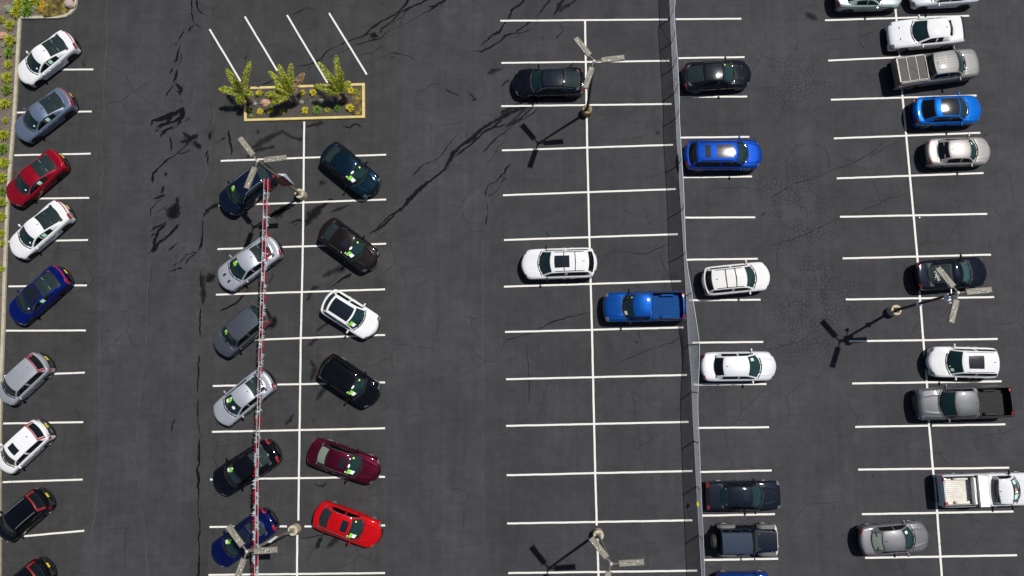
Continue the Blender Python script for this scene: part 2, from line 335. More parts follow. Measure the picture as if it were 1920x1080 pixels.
for a in [
 ([(357,-5),(360,25),(363,40),(365,46)],.10,T),([(368,-5),(371,15),(377,23),(385,30)],[.18,.14,.12,.04],T),([(365,42),(372,48),(381,53)],[.14,.1,.03],T),
 ([(371,18),(362,26)],.05,T),([(365,44),(357,51),(351,62)],[.14,.25,.45],Wt),([(347,54),(336,74),(332,80)],[.18,.2,.28],T),([(334,77),(322,85),(314,92),(315,99)],.05,T),
 ([(337,82),(331,105),(328,120)],[.08,.2,.3],Wt),([(338,93),(339,108),(332,120)],.08,T),([(326,122),(318,133),(317,143)],[.12,.14,.06],T),([(331,128),(328,148),(325,158)],.25,T),
 ([(325,158),(321,165),(313,177),(311,185)],[.12,.06,.07,.04],T),([(326,152),(338,165),(340,180)],.45,Wt),([(325,172),(335,172),(340,182)],.1,T),([(341,182),(338,196)],.2,T),
 ([(346,198),(330,212),(313,218),(300,224),(285,228),(282,239)],[.3,.3,.4,.3,.2,.06],T),([(345,202),(341,222),(325,232),(305,238),(294,244)],[.4,.4,.35,.3,.08],T),([(338,208),(322,214),(316,226),(308,238)],.25,T),
 ([(345,200),(340,230),(332,240)],[.3,.3,.1],T),([(300,212),(304,208),(312,212)],.08,T),([(318,240),(305,250),(297,259)],[.2,.2,.08],T),([(302,240),(288,249)],.12,T),([(281,247),(281,257)],.14,T),([(330,238),(310,246),(300,252)],.16,T),
 ([(317,254),(321,270),(319,286)],.10,T),([(333,266),(350,263),(360,257),(376,250)],[.12,.3,.6,.3],Wt),([(340,244),(352,254),(362,262)],[.1,.3,.5],Wt),
 ([(358,265),(345,277),(325,292),(312,300),(300,315),(287,325),(285,346)],[.4,.2,.2,.4,.3,.3,.1],T),([(360,262),(372,272),(382,280)],[.8,.7,.3],Wt),([(330,290),(350,286),(362,279)],.08,T),
 ([(312,318),(307,334)],.35,Wt),([(310,345),(304,368)],[.5,.3],Wt),([(281,362),(280,373)],.14,T),([(285,377),(300,369),(313,366)],.14,T),([(283,412),(284,392),(298,377),(310,368)],[.08,.1,.06,.06],T),
 ([(290,400),(300,395),(312,388),(312,380)],.08,T),([(334,366),(332,384),(325,400),(318,414)],[.2,.7,1.4,.9],Wt,),([(318,392),(330,398),(340,402)],[.6,1.3,.7],Wt),([(285,436),(287,427),(303,420),(315,415)],[.15,.18,.08,.1],T),
 ([(287,476),(291,450),(300,430),(315,418)],[.25,.35,.2,.1],T),([(287,476),(300,458),(318,440),(330,424),(338,420)],[.3,.2,.3,.3,.2],T),([(333,452),(322,466),(313,473)],[.3,.2,.08],T),([(308,462),(306,471)],.12,T),
 ([(397,240),(395,254),(394,268)],[.2,.3,.1],Wt),([(391,278),(390,295),(388,312)],[.15,.3,.1],Wt),([(398,238),(396,268),(390,300),(386,335),(374,365)],.05,Pl),([(427,240),(431,265),(432,280),(430,296)],.2,Wt),
 ([(412,380),(395,392),(385,404),(380,412)],[.7,.6,.35,.1],Wt),([(381,408),(381,430),(381,445),(378,462),(373,472)],[.08,.08,.15,.18,.25],T),([(373,472),(360,474),(345,486),(335,495),(335,502)],[.2,.08,.1,.07,.05],T),([(370,475),(352,487),(347,500)],[.1,.1,.05],T),
 ([(345,500),(325,508),(310,513)],[.08,.06,.03],T),([(375,505),(377,545),(381,575)],[.1,.2,.2],T),([(390,560),(380,545),(384,572)],[.5,.5,.2],Ft),
 ([(374,575),(373,620),(375,632)],.07,T),([(374,662),(373,700),(372,740)],.08,T),([(371,745),(371,790),(373,825)],.06,T),([(373,820),(374,850),(373,870),(373,900),(374,950),(375,1000),(374,1090)],[.12,.16,.12,.2,.12,.12,.1],T),
 ([(327,780),(323,800),(320,813)],[.1,.22,.1],Wt),([(283,500),(281,560)],.04,T),([(345,164),(343,157)],.12,T),
 ([(770,-6),(760,8),(745,22),(720,40),(697,53),(685,65),(665,76),(636,82)],[.2,.14,.08,.09,.2,.25,.15,.05],T),([(806,-4),(790,8),(770,15),(750,24),(735,38),(712,52),(706,62)],[.2,.2,.14,.1,.07,.07,.2],T),
 ([(770,15),(755,33),(735,45),(712,58)],.06,T),([(822,8),(800,22),(780,32),(760,44),(735,55),(712,72),(700,75),(690,79),(664,84)],[.2,.07,.05,.06,.05,.12,.1,.1,.08],T),([(704,58),(701,66),(700,76)],[.3,.9,.4],T),
 ([(840,-5),(832,2),(815,12),(800,14)],[.3,.2,.1,.05],T),([(640,80),(615,98),(600,112),(575,120),(553,124)],[.05,.09,.07,.1,.05],T),([(614,112),(592,120),(572,130)],[.05,.05,.08],T),([(515,148),(500,152),(489,158)],[.1,.1,.05],T),([(660,90),(635,101),(612,113)],.04,T),
 ([(598,20),(575,14),(557,22),(545,26)],[.03,.05,.08,.03],T),([(605,62),(612,70),(620,62)],.05,Ft),
 ([(709,110),(722,104),(735,98),(755,102),(772,108),(782,121)],[.05,.12,.25,.2,.16,.08],Ft),([(728,111),(745,106)],.1,Ft),([(775,127),(782,122)],.1,T),([(676,103),(700,97),(718,82)],[.06,.05,.2],Ft),
 ([(783,176),(800,166),(812,157),(830,158)],[.05,.12,.14,.2],Ft),([(830,164),(845,172),(862,178),(856,184)],[.2,.2,.12,.05],Ft),([(875,168),(882,178),(895,186),(880,190)],[.1,.15,.4,.2],Ft),
 ([(990,-8),(975,8),(958,20),(952,40),(942,55),(920,70),(900,84)],[.15,.25,.35,.1,.22,.1,.06],T),([(1000,38),(985,46),(965,62),(948,66),(938,80),(905,98),(880,101)],[.2,.25,.08,.2,.1,.12,.08],T),([(942,60),(915,76),(902,92)],.06,T),
 ([(1002,52),(985,57),(965,62)],.06,T),([(1035,-5),(1022,16),(1008,32)],[.3,.22,.1],Wt),([(1058,-5),(1042,18),(1036,34)],[.35,.3,.15],Wt),([(1082,-5),(1068,8),(1056,20)],[.3,.2,.1],Wt),([(1072,5),(1045,25)],[.5,.3],Ft),
 ([(1050,40),(1055,58),(1040,75)],[.1,.2,.3],Ft),([(1012,69),(1022,70)],.1,T),
 ([(912,143),(925,133),(945,127)],[.15,.5,.25],Ft),([(938,166),(950,155),(962,150)],[.15,.5,.4],Ft),
 ([(1028,152),(1010,178),(985,200),(950,216),(930,228)],[.15,.25,.35,.3,.2],Wt),([(1008,160),(985,190),(955,205),(935,215)],[.1,.2,.3,.1],Wt),([(1032,172),(1000,200),(975,225),(950,235)],[.08,.2,.2,.1],Wt),([(1010,200),(960,235),(930,262),(905,290)],[.05,.1,.08,.05],T),([(990,205),(965,222),(945,240)],[.3,.4,.2],Ft),
 ([(958,214),(930,226),(905,241),(890,256),(862,275),(845,290),(838,302),(830,315),(816,328),(800,345),(780,365),(757,388),(745,398)],[.3,.4,.25,.35,.2,.3,.2,.08,.12,.22,.28,.25,.12],T),
 ([(950,232),(905,248),(880,270),(860,285),(840,305),(838,315),(820,328)],.08,T),([(945,225),(915,245),(868,280),(852,296)],[.2,.2,.08,.06],T),
 ([(863,245),(838,275),(818,296),(795,306),(782,318),(770,328)],[.03,.05,.1,.05,.07,.1],T),([(757,337),(749,341)],.08,T),([(757,388),(735,400),(720,414),(708,430),(690,442)],[.3,.08,.1,.06,.1],T),([(745,398),(735,410),(722,420),(700,436)],[.12,.1,.12,.05],T),([(722,414),(733,408),(745,405)],.1,T),
 ([(960,306),(945,325),(930,342),(917,348),(911,360),(911,372)],[.05,.25,.08,.05,.08,.06],T),([(946,332),(930,355),(913,372)],.04,T),([(911,372),(914,385),(917,397),(913,424)],[.05,.08,.1,.1],T),([(905,150),(905,258)],.03,Pl),([(946,265),(925,290),(910,308)],.05,T),
 ([(1000,165),(1045,140),(1085,108)],.3,Ft),([(1350,352),(1400,356),(1440,360)],.03,T),
 ([(1440,372),(1485,345),(1520,333),(1560,315),(1610,300),(1660,275),(1692,262)],.05,Ft),([(1440,462),(1500,440),(1560,415),(1640,385),(1706,360)],.045,Ft),([(1545,253),(1557,320)],.04,Ft),
 ([(940,645),(1000,625),(1040,608),(1115,583)],[.05,.07,.07,.04],T),([(1110,484),(1160,470),(1215,472),(1262,455)],.04,T),([(1150,685),(1210,660),(1290,628)],.03,T),([(985,640),(992,700),(990,760)],.03,T),([(1190,610),(1208,652)],.03,T),([(1230,470),(1258,530)],.03,T),
 ([(1395,650),(1450,655),(1500,640),(1545,600)],.035,Ft),([(1450,370),(1465,420),(1455,520),(1480,585)],.03,Ft),([(1540,80),(1600,75),(1640,62),(1665,45)],.04,Ft),([(1610,75),(1625,95)],.03,T),([(1545,280),(1600,300),(1660,262)],.04,Ft),
 ([(1505,25),(1520,33),(1535,40)],[.5,1.2,.6],Ft),
 ([(560,240),(590,236),(612,232)],[.4,.7,.2],Ft),([(470,285),(500,262),(530,248),(560,262),(580,258)],[.3,.6,.9,.6,.3],Ft),([(460,300),(480,285),(520,275)],[.4,.5,.2],Ft),([(640,236),(655,240),(668,232),(680,240)],[.1,.2,.1,.15],T),([(645,250),(646,260)],.15,T),
 ([(505,408),(525,398),(545,388),(555,378)],[.3,.9,.8,.3],Wt),([(575,425),(580,405),(600,385),(625,370)],[.3,.9,.5,.4],Wt),([(615,398),(640,392),(660,384)],[.1,.3,.3],Ft),([(540,419),(560,415),(578,418)],[.05,.1,.25],T),([(596,350),(610,335)],[.4,.8],Ft),
 ([(400,270),(415,262),(425,255)],[.05,.2,.5],Ft),([(384,532),(398,520),(408,515)],[.4,.7,.5],Wt),([(378,510),(380,535),(386,560)],[.3,.5,.2],Ft),([(410,585),(430,577),(448,567),(460,552),(480,540)],[.1,.14,.08,.1,.06],T),([(505,535),(512,515),(510,505)],.06,T),
 ([(390,677),(403,668)],[.12,.2],Wt),([(418,674),(430,662)],[.1,.15],Ft),([(506,620),(515,598),(520,590)],[.3,.7,.3],Wt),([(575,570),(585,548),(600,535)],[.15,.3,.5],Ft),([(600,520),(625,510),(650,498)],[.2,.6,.8],Ft),([(610,545),(640,525),(660,510)],[.06,.14,.3],T),
 ([(575,650),(588,640),(600,625)],[.6,.5,.2],Ft),([(580,670),(590,690),(585,720)],[.2,.4,.2],Ft),([(592,755),(600,740),(615,720)],[.15,.35,.5],Ft),([(530,800),(545,785),(552,770)],[.1,.3,.1],Ft),([(588,800),(590,780)],[.1,.25],Ft),([(590,625),(620,600)],[.3,.7],Ft),
 ([(595,1035),(598,1010),(605,1000)],[.5,.4,.2],Wt),([(610,1030),(630,1010),(640,1005)],[.2,.8,.3],Ft),([(585,905),(605,912),(612,900)],[.4,.3,.3],Ft),([(693,918),(700,905)],[.5,.3],Wt),([(700,1028),(690,1045)],.08,T),
 ([(560,1010),(610,1002),(650,995)],.25,Ft),([(425,985),(440,990)],.1,Ft),([(760,1016),(775,1003)],.05,Pl),
 ([(400,240),(402,215),(398,195)],[.12,.05,.04],Pl),([(203,0),(200,60),(197,150),(192,230),(190,330),(186,420),(187,560),(185,700),(188,840),(176,980),(174,1090)],.05,Pl),
 ([(283,480),(277,560),(275,650),(262,760),(253,860),(262,950),(275,1010),(278,1090)],.04,Pl),([(270,640),(258,740),(250,800)],.03,Pl),([(372,450),(340,460),(330,520)],.03,Pl),([(905,440),(908,700),(900,1090)],.03,Pl),
 ([(640,500),(690,450),(740,420)],.05,Pl),([(735,410),(790,360),(830,330)],.04,Pl),([(820,450),(870,390),(920,330)],.04,Pl),
]: stain(*a)
for i in range(70):   # small oil drips in the stalls and lanes
    px = random.choice([random.uniform(60, 170), random.uniform(400, 720), random.uniform(950, 1260), random.uniform(1320, 1440), random.uniform(1580, 1860), random.uniform(200, 1900)]); py = random.uniform(20, 1070)
    stain([(px, py), (px+random.uniform(3, 9), py+random.uniform(-5, 5)), (px+random.uniform(8, 16), py+random.uniform(-8, 8))], [.05, random.uniform(.12, .5), .05], Ft)
for k, nm in enumerate(('tar_cracks', 'wet_stains', 'faint_stains', 'pale_seams')):
    o = ST[k].obj(nm, SM[k], smooth=False); u = o.data.uv_layers.new(name='UVMap')
    for lp in o.data.loops: u.data[lp.index].uv = (SUV[k][lp.vertex_index], 0)
    tag(o, kind='structure')
# ------------------------------------------------------------------ vehicles
KIND = {
 'sedan': dict(W=1.84, Hh=1.45, belt=[(0,.50),(.008,.63),(.03,.71),(.08,.78),(.26,.93),(.36,.96),(.6,.99),(.82,1.04),(.95,1.05),(.985,1.0),(1,.80)], cab=(.27,.43,.66,.85), wb=(.20,.785), wr=.33),
 'fastback': dict(W=1.88, Hh=1.46, belt=[(0,.50),(.008,.62),(.03,.70),(.08,.78),(.25,.93),(.36,.96),(.6,1.0),(.85,1.06),(.96,1.05),(.99,.98),(1,.80)], cab=(.25,.42,.64,.91), wb=(.185,.80), wr=.35, creard=.68),
 'coupe': dict(W=1.90, Hh=1.40, belt=[(0,.48),(.008,.64),(.03,.74),(.08,.82),(.28,.94),(.4,.96),(.6,1.0),(.82,1.04),(.96,1.06),(.99,1.02),(1,.80)], cab=(.32,.46,.68,.86), wb=(.19,.79), wr=.35),
 'hatch': dict(W=1.80, Hh=1.62, belt=[(0,.55),(.01,.74),(.04,.86),(.1,.95),(.22,1.04),(.4,1.06),(.9,1.10),(.97,1.08),(1,.85)], cab=(.20,.345,.86,.965), wb=(.18,.80), wr=.33, creard=.80, wroof=.72),
 'suv': dict(W=1.93, Hh=1.72, belt=[(0,.58),(.01,.78),(.04,.90),(.1,.98),(.25,1.08),(.4,1.10),(.9,1.14),(.97,1.12),(1,.88)], cab=(.25,.38,.88,.965), wb=(.185,.79), wr=.37, creard=.80, wroof=.70),
 'crossover': dict(W=1.90, Hh=1.62, belt=[(0,.54),(.01,.72),(.04,.84),(.1,.92),(.25,1.02),(.4,1.04),(.88,1.10),(.965,1.09),(1,.86)], cab=(.25,.40,.80,.945), wb=(.185,.79), wr=.36, creard=.76, wroof=.69),
 'pickup': dict(W=1.98, Hh=1.88, belt=[(0,.70),(.008,.95),(.025,1.08),(.07,1.15),(.22,1.22),(.35,1.22),(.62,1.24),(.66,1.30),(.97,1.32),(.99,1.30),(1,1.1)], cab=(.235,.335,.60,.640), wb=(.165,.79), wr=.40, creard=.80, wroof=.74, pick=(.665,.975), zb=.34),
}
WHEELS = {}
def wheel_mesh(r, alloy):
    k = (round(r, 3), alloy)
    if k not in WHEELS:
        a = MB(); mx = Matrix.Rotation(R(-90), 4, 'X')      # lathe axis -> +y, outer face at +y
        wd = .22
        a.lathe([(r*.66, -wd/2), (r*.93, -wd/2), (r, -wd/2+.03), (r, wd/2-.03), (r*.93, wd/2), (r*.70, wd/2), (r*.68, wd/2-.02)], 24, mx)
        t = a.obj('wheel', M['tyre']); b = MB()
        b.lathe([(r*.66, wd/2-.10), (r*.05, wd/2-.09)], 20, mx, 1)
        b.lathe([(r*.70, wd/2-.03), (r*.70, wd/2-.005), (r*.61, wd/2-.005), (r*.60, wd/2-.07)], 24, mx, 0)
        for q in range(5):
            an = q*math.tau/5; p = [Vector((math.cos(an+d)*rr, wd/2-yy, math.sin(an+d)*rr)) for rr, d, yy in ((r*.10, -.9, .03), (r*.10, .9, .03), (r*.63, .17, .012), (r*.63, -.17, .012))]
            b.add(p+[v-Vector((0, .03, 0)) for v in p], [(0, 1, 2, 3), (7, 6, 5, 4), (0, 4, 5, 1), (1, 5, 6, 2), (2, 6, 7, 3), (3, 7, 4, 0)], 0)
        b.lathe([(r*.17, wd/2-.03), (r*.15, wd/2-.015), (r*.02, wd/2-.012)], 12, mx, 0)
        m = b.obj('rim', [M[alloy], M['trim']])
        WHEELS[k] = (t.data, m.data); bpy.data.objects.remove(t); bpy.data.objects.remove(m)
    return WHEELS[k]
def put(name, data, parent, loc=(0, 0, 0), rz=0, scale=None):
    o = bpy.data.objects.new(name, data); C.objects.link(o); o.parent = parent; o.location = loc; o.rotation_euler = (0, 0, rz)
    if scale: o.scale = scale
    return o
SEATS = {}
def seat_mesh(m, rear=False):
    k = (m, rear)
    if k not in SEATS:
        a = MB(); w_ = 1.25 if rear else .5
        a.box((0, 0, .10), (.50, w_, .16), b=.05); mx = Matrix.Translation((-.27, 0, .42)) @ Matrix.Rotation(R(-14), 4, 'Y'); a.box(None, (.14, w_*.96, .58), b=.05, mx=mx)
        for y in ((-.4, .4) if rear else (0,)):
            mx = Matrix.Translation((-.36, y, .78)) @ Matrix.Rotation(R(-10), 4, 'Y'); a.box(None, (.09, .26, .17), b=.03, mx=mx)
        o = a.obj('seat', M[m]); SEATS[k] = o.data; bpy.data.objects.remove(o)
    return SEATS[k]
PAINT = {}
def getpaint(col, metal, rough):
    k = (col, metal, rough)
    if k not in PAINT: PAINT[k] = paint('car_paint', col, metal, rough)
    return PAINT[k]
def vehicle(name, label, cat, nose, tail, kind, col, metal=0.0, rough=.35, group=None, **o):
    K = dict(KIND[kind]); K.update(o)
    pn, pt = at(*nose, K.get('zref', .62)), at(*tail, K.get('zref', .62)); d = pn-pt; Lc = d.length; ctr = (pn+pt)/2
    root = thing(name, label, cat, (ctr.x, ctr.y, 0), math.atan2(d.y, d.x), group)
    P = getpaint(col, metal, rough); W2 = K['W']/2; Hh = K['Hh']; fA, fB, fC, fD = K['cab']; fA -= .016; fB += .008; zb = K.get('zb', .22); rw = K['wr']
    top = herm(K['belt']); blunt = K.get('blunt', 0)
    g = herm([(0, .70+blunt*1.5), (.012, .82+blunt), (.045, .915+blunt*.4), (.12, .985), (.25, 1), (.8, 1), (.92, .965), (.97, .90+blunt*.5), (1, .78+blunt)] if 'pick' not in K else [(0, .84), (.012, .91), (.04, .96), (.10, .99), (.25, 1), (.9, 1), (.99, .985), (1, .96)])
    side = herm([(0, .93), (.22, .955), (.42, .985), (.60, .985), (.76, 1.0), (.86, 1.0), (1, .985)])
    nb = K.get('nb', .28 if 'pick' not in K else .14); tb = K.get('tb', .20 if 'pick' not in K else .02)
    def bow(f, yf): return -nb*yf*yf*max(0, 1-f/.16)**1.3 + tb*yf*yf*max(0, 1-(1-f)/.13)**1.3
    def fx(f): return Lc*(.5-f)
    wx = [fx(K['wb'][0]), fx(K['wb'][1])]; ra = rw*1.17
    def zbot(x):
        z = zb
        for c in wx:
            if abs(x-c) < ra: z = max(z, rw+math.sqrt(ra*ra-(x-c)**2))
        return z
    def body(f, p):
        f = min(1, max(0, f)); zt = top(f); w_ = W2*g(f); a = abs(p); s = 1 if p >= 0 else -1
        cr = K.get('crown', .045)*(1 if f < fA or f > fD else .6)
        if a <= 1:
            y = a*.985*w_; z = zt+cr*(1-a*a)-.10*max(0, (a-.80)/.20)**2.2
            if .03 < f < fA+.05: z += .016*math.exp(-((a-.60+.9*max(0, fA-f-.05))/.055)**2)*min(1, (f-.03)/.05)
            return Vector((fx(f)+bow(f, a), s*y, z))
        t = a-1; z0 = zt-.10; x = fx(f); z = z0+t*(min(zbot(x), z0-.02)-z0); return Vector((x+bow(f, 1), s*w_*side(z/z0), z))
    fs_ = {0, .004, .01, .02, .035, .05, .07, .1, .13, .16, .9, .93, .955, .97, .98, .99, .996, 1}
    fs_ |= {i/30 for i in range(5, 28)}
    bowA = K.get('bowA', .26)/Lc; bowD = K.get('bowD', .16)/Lc; h0, h1 = fA+bowA+.012, fD-bowD-.008
    fs_ |= {h0, h1}
    if 'pick' in K: fs_ |= set(K['pick'])
    for c in wx:
        for a in range(-90, 91, 15): fs_.add(.5-(c+ra*math.sin(R(a)))/Lc)
        fs_ |= {.5-(c+ra*1.002)/Lc, .5-(c-ra*1.002)/Lc}
    fl = []
    for v in sorted(fs_):
        if v in (h0, h1, 0, 1) or v in K.get('pick', ()) or not fl or v-fl[-1] > .0006: fl.append(v)
    ps = [0, .2, .34, .42, .48, .54, .60, .66, .73, .80, .86, .91, .95, .98, 1, 1.1, 1.2, 1.32, 1.45, 1.6, 1.8, 2]; ps = [-p for p in ps[:0:-1]]+ps
    def keep(f, p):
        if abs(p) < .80 and h0 < f < h1: return False
        if 'pick' in K and abs(p) < .86 and K['pick'][0] < f < K['pick'][1]: return False
        return True
    b = MB(); b.grid(body, fl, ps, keep)
    for f in (0, 1):
        c = [body(f, p) for p in ps]; b.add(c, [tuple(range(len(c)))])
    b.obj('body', P, root, angle=50)
    low = MB(); low.box((0, 0, .40), (Lc*.86, W2*1.30, .36), b=.03); low.obj('underbody', M['under'], root)
    # lower bumper / sill trim
    # ---- cabin shell
    zA = body(fA, 0).z-.012; zD = body(fD, 0).z-.012; wrf = K.get('wroof', .66); cD = K.get('creard', .70)
    xs = herm([(0, fx(fA)), (1, fx(fB)), (2, fx(fC)), (3, fx(fD))])
    def xc(s):
        i = min(2, int(s)); q = [fx(fA), fx(fB), fx(fC), fx(fD)]; return q[i]+(q[i+1]-q[i])*(s-i)
    rf = K.get('rfall', .05)
    zc = herm([(0, zA), (.33, zA+(Hh-.07-zA)*.40), (.66, zA+(Hh-.07-zA)*.74), (1, Hh-.065), (1.15, Hh-.03), (1.5, Hh), (1.75, Hh-.012), (2, Hh-rf), (2.33, zD+(Hh-rf-zD)*.74), (2.66, zD+(Hh-rf-zD)*.40), (3, zD)])
    cw = herm([(0, .84), (.5, .765), (1, wrf+.02), (1.4, wrf), (2, wrf-.005), (2.5, (wrf+cD)/2), (3, cD)])
    bw = herm([(0, K.get('bowA', .26)), (1, .12), (1.5, 0), (2, -.09), (3, -K.get('bowD', .16))])
    dr = herm([(0, .055), (1, .055), (1.5, .055), (2, .055), (3, .06)])
    def shell(s, v):
        s = min(3, max(0, s)); a = abs(v)
        return Vector((xc(s)-bw(s)*a*a, v*W2*cw(s), zc(s)-dr(s)*a**3.0))
    def sideg(s, v, sg=1):
        e = shell(s, sg); f = .5-e.x/Lc; lo = body(f, .90*sg); q = e.lerp(Vector((e.x, lo.y, lo.z-.02)), v); q.y += sg*.03*math.sin(math.pi*v); return q
    e0 = .90; wsA, wsB, rwA, rwB = .03, .96, K.get('rwin', (2.08, 2.90))[0], K.get('rwin', (2.08, 2.90))[1]
    ss = sorted({0, wsA, .25, .5, .75, wsB, 1, 1.06, 1.2, 1.4, 1.6, 1.8, 1.94, 2, rwA, 2.3, 2.5, 2.7, rwB, 3}); vv = [0, .25, .5, .7, .84, e0, .955, 1]; vv = [-q for q in vv[:0:-1]]+vv
    ws = lambda s, v: wsA < s < wsB and abs(v) < e0
    rwf = lambda s, v: rwA < s < rwB and abs(v) < K.get('rwedge', .88)
    if K.get('rwedge', .88) not in [abs(q) for q in vv]: vv = sorted(set(vv) | {K['rwedge'] if 'rwedge' in K else .88, -(K.get('rwedge', .88))})
    roofm = K.get('roofpaint', P)
    rb = MB(); rb.grid(shell, ss, vv, lambda s, v: not ws(s, v) and not rwf(s, v))
    # side pillars in the same piece as the roof
    sw = [(.30, 1.36), (1.44, K.get('sw2', 2.30))]
    if 'pick' in K and K.get('cabtype') == 'single': sw = [(.30, 1.90)]
    if K.get('sw3'): sw.append(K['sw3'])
    vs2 = [0, .09, .2, .4, .6, .8, .90, 1]; ss2 = sorted(set(ss) | {q for a in sw for q in a} | {.15, .4, .6, .88, 1.1, 2.15, 2.4, 2.55})
    inwin = lambda s, v: any(a < s < c for a, c in sw) and .09 < v < .90
    for sg in (1, -1): rb.grid(lambda s, v: sideg(s, v, sg), ss2, vs2, lambda s, v: not inwin(s, v))
    ro = rb.obj('roof', roofm, root, angle=30)
    def pt(nm, m, fn, u0, u1, v0, v1, nu=6, nv=6, off=.006, par=root, **k): return MB().patch(fn, u0, u1, v0, v1, nu, nv, off, **k).obj(nm, M[m] if isinstance(m, str) else m, par)
    wm = MB().grid(shell, ss, vv, ws).obj('windscreen', M['glass'], root)
    rwo = MB().grid(shell, ss, vv, rwf).obj('rear_window', M[K.get('rear', 'rearglass')], root)
    sgm = M[K.get('sglass', 'sideglass')]
    for sg in (1, -1):
        for j, (a, c) in enumerate(sw):
            MB().grid(lambda s, v: sideg(s, v, sg), ss2, vs2, lambda s, v: a < s < c and .09 < v < .90).obj('side_window', sgm if j == 0 else M[K.get('sglass2', K.get('sglass', 'sideglass'))], root)
    if K.get('sidepaper'):
        for sg in (1, -1): MB().patch(lambda s, v: sideg(s, v, sg), 1.58, 1.92, .22, .80, 3, 3, .006, skirt=False).obj('window_paper', M['palegreen'], root)
    # black frit bands round the glass
    fr = MB()
    for u0, u1, v0, v1 in ((wsA, wsA+.06, -e0, e0), (wsB-.04, wsB, -e0, e0), (wsA, wsB, e0-.045, e0), (wsA, wsB, -e0, -e0+.045)): fr.patch(shell, u0, u1, v0, v1, 8, 8, .003, skirt=False)
    fr.obj('windscreen_surround', M['trim'], wm); fr = MB()
    re_ = K.get('rwedge', .88)
    for u0, u1, v0, v1 in ((rwA, rwA+.07, -re_, re_), (rwB-.07, rwB, -re_, re_), (rwA, rwB, re_-.06, re_), (rwA, rwB, -re_, -re_+.06)): fr.patch(shell, u0, u1, v0, v1, 8, 8, .003, skirt=False)
    fr.obj('rear_window_surround', M['trim'], rwo)
    # cowl with wipers
    def cowl(u, v):
        p = body(fA, v*.84); q = Vector((fx(fA)-K.get('bowA', .26)*v*v+.012-u*.075, p.y, 0)); f = .5-(q.x-0)/Lc; q.z = body(f, v*.84).z; return q
    cm = MB().patch(lambda u, v: cowl(-u, v), .0, 1.0, -1, 1, 2, 12, .008)
    for y in (.15, -.45): cm.tube([shell(.03, y)+Vector((.02, 0, .02)), shell(.16, y-.28)+Vector((.02, 0, .035)), shell(.20, y-.42)+Vector((.02, 0, .03))], .012, 4)
    cm.obj('cowl', M['trim'], root)
    # window trim line
    if K.get('chrometrim', False):
        tr = MB()
        for sg in (1, -1): tr.tube([sideg(.12+i*(2.62-.12)/14, .04, sg)+Vector((0, sg*.008, .01)) for i in range(15)], .013, 4)
        tr.obj('window_trim', M['chrome'], root)
    # bonnet, doors, boot
    off = .007
    hm = K.get('hoodpaint', P); hd = MB().patch(body, .035, fA-.012, -.74, .74, 12, 30, off); 
    ho = hd.obj('bonnet', hm, root, angle=60)
    for v in K.get('vents', ()): pt('hood_vent', 'trim', body, v[0], v[1], v[2], v[3], 3, 3, .016, par=ho)
    if K.get('creases'):
        for sg in (1, -1): MB().tube([body(.05+i*.03, sg*(.42+.02*i))+Vector((0, 0, .006)) for i in range(int((fA-.08)/.03)+1)], .012, 5).obj('bonnet_crease', hm, ho)
    dm = [(fA+.045, (fA+fC)/2+.045), ((fA+fC)/2+.055, min(K['wb'][1]-ra/Lc+.01, fC+.04))]
    for sg in (1, -1):
        for a, c in dm if K.get('doors', 4) == 4 else [(fA+.03, .62 if 'pick' not in K else fD-.01)]:
            u = lambda f, p: body(f, sg*p)
            dd = MB().patch(u, a, c, .955, 1.86, 5, 8, .007).obj('door', P, root, angle=60)
            hp = body(c-.035, sg*1.16); MB().box((hp.x, hp.y+sg*.025, hp.z), (.17, .035, .035), b=.01).obj('door_handle', M['chrome'] if K.get('chromehandle') else P, dd)
    if kind in ('sedan', 'coupe', 'fastback') and fD < .9: MB().patch(body, fD+.012, .972, -.72, .72, 5, 8, .006).obj('boot_lid', P, root, angle=60)
    # lights
    for sg in (1, -1):
        u = lambda f, p: body(f, sg*p)
        MB().patch(u, *K.get('hl', (.006, .055, .74, 1.16)), 5, 5, .007).obj('headlight', M['lens'], root)
        if K.get('amberfront'): MB().patch(u, .03, .07, 1.05, 1.4, 3, 3, .010).obj('indicator', M['amber'], root)
        MB().patch(u, *K.get('tl', (.965, .997, .66, 1.30)), 5, 5, .007).obj('tail_light', M['red'], root)
    if K.get('redframe'):
        fr = MB(); fr.patch(shell, 2.0, 2.13, -1, 1, 3, 12, .008)
        for sg in (1, -1): fr.patch(shell, 2.0, 2.96, sg*.86, sg*1.0, 8, 3, .010)
        fr.obj('tail_light_frame', M['red'], root)
    if K.get('redbar'): pt('tail_light_bar', 'red', body, .975, .988, -.6, .6, 2, 10, .006)
    if K.get('lip'): pt('spoiler_lip', K['lip'], body, .962, .985, -.85, .85, 2, 10, .03)
    # grille and plates on the end faces
    def endf(f, s, z): return lambda v, q: Vector((fx(f)+bow(f, abs(v))+s*.006, v*W2*.8, q))
    zt0 = top(0)
    MB().patch(endf(0, 1, 0), -.62, .62, zt0*.55, zt0*.96, 10, 3, .012, ctr=Vector((0, 0, .5))).obj('grille', M['chrome'] if K.get('chromegrille') else M['trim'], root)
    pl = MB(); ztl = top(1)
    if K.get('plate'): pl.box((fx(1)-.02, 0, ztl-.13), (.03, .34, .17), b=.004); pl.obj('licence_plate', M[K['plate']], root)
    # lower rear valance
    MB().patch(endf(1, -1, 0), -.98, .98, zb+.02, zb+.22, 10, 2, .02).obj('rear_bumper_trim', M['blacktrim'], root)
    if K.get('cladding'):
        for sg in (1, -1): MB().patch(lambda f, p: body(f, sg*p), .30, .70, 1.86, 2.0, 6, 2, .012).obj('sill_cladding', M['blacktrim'], root)
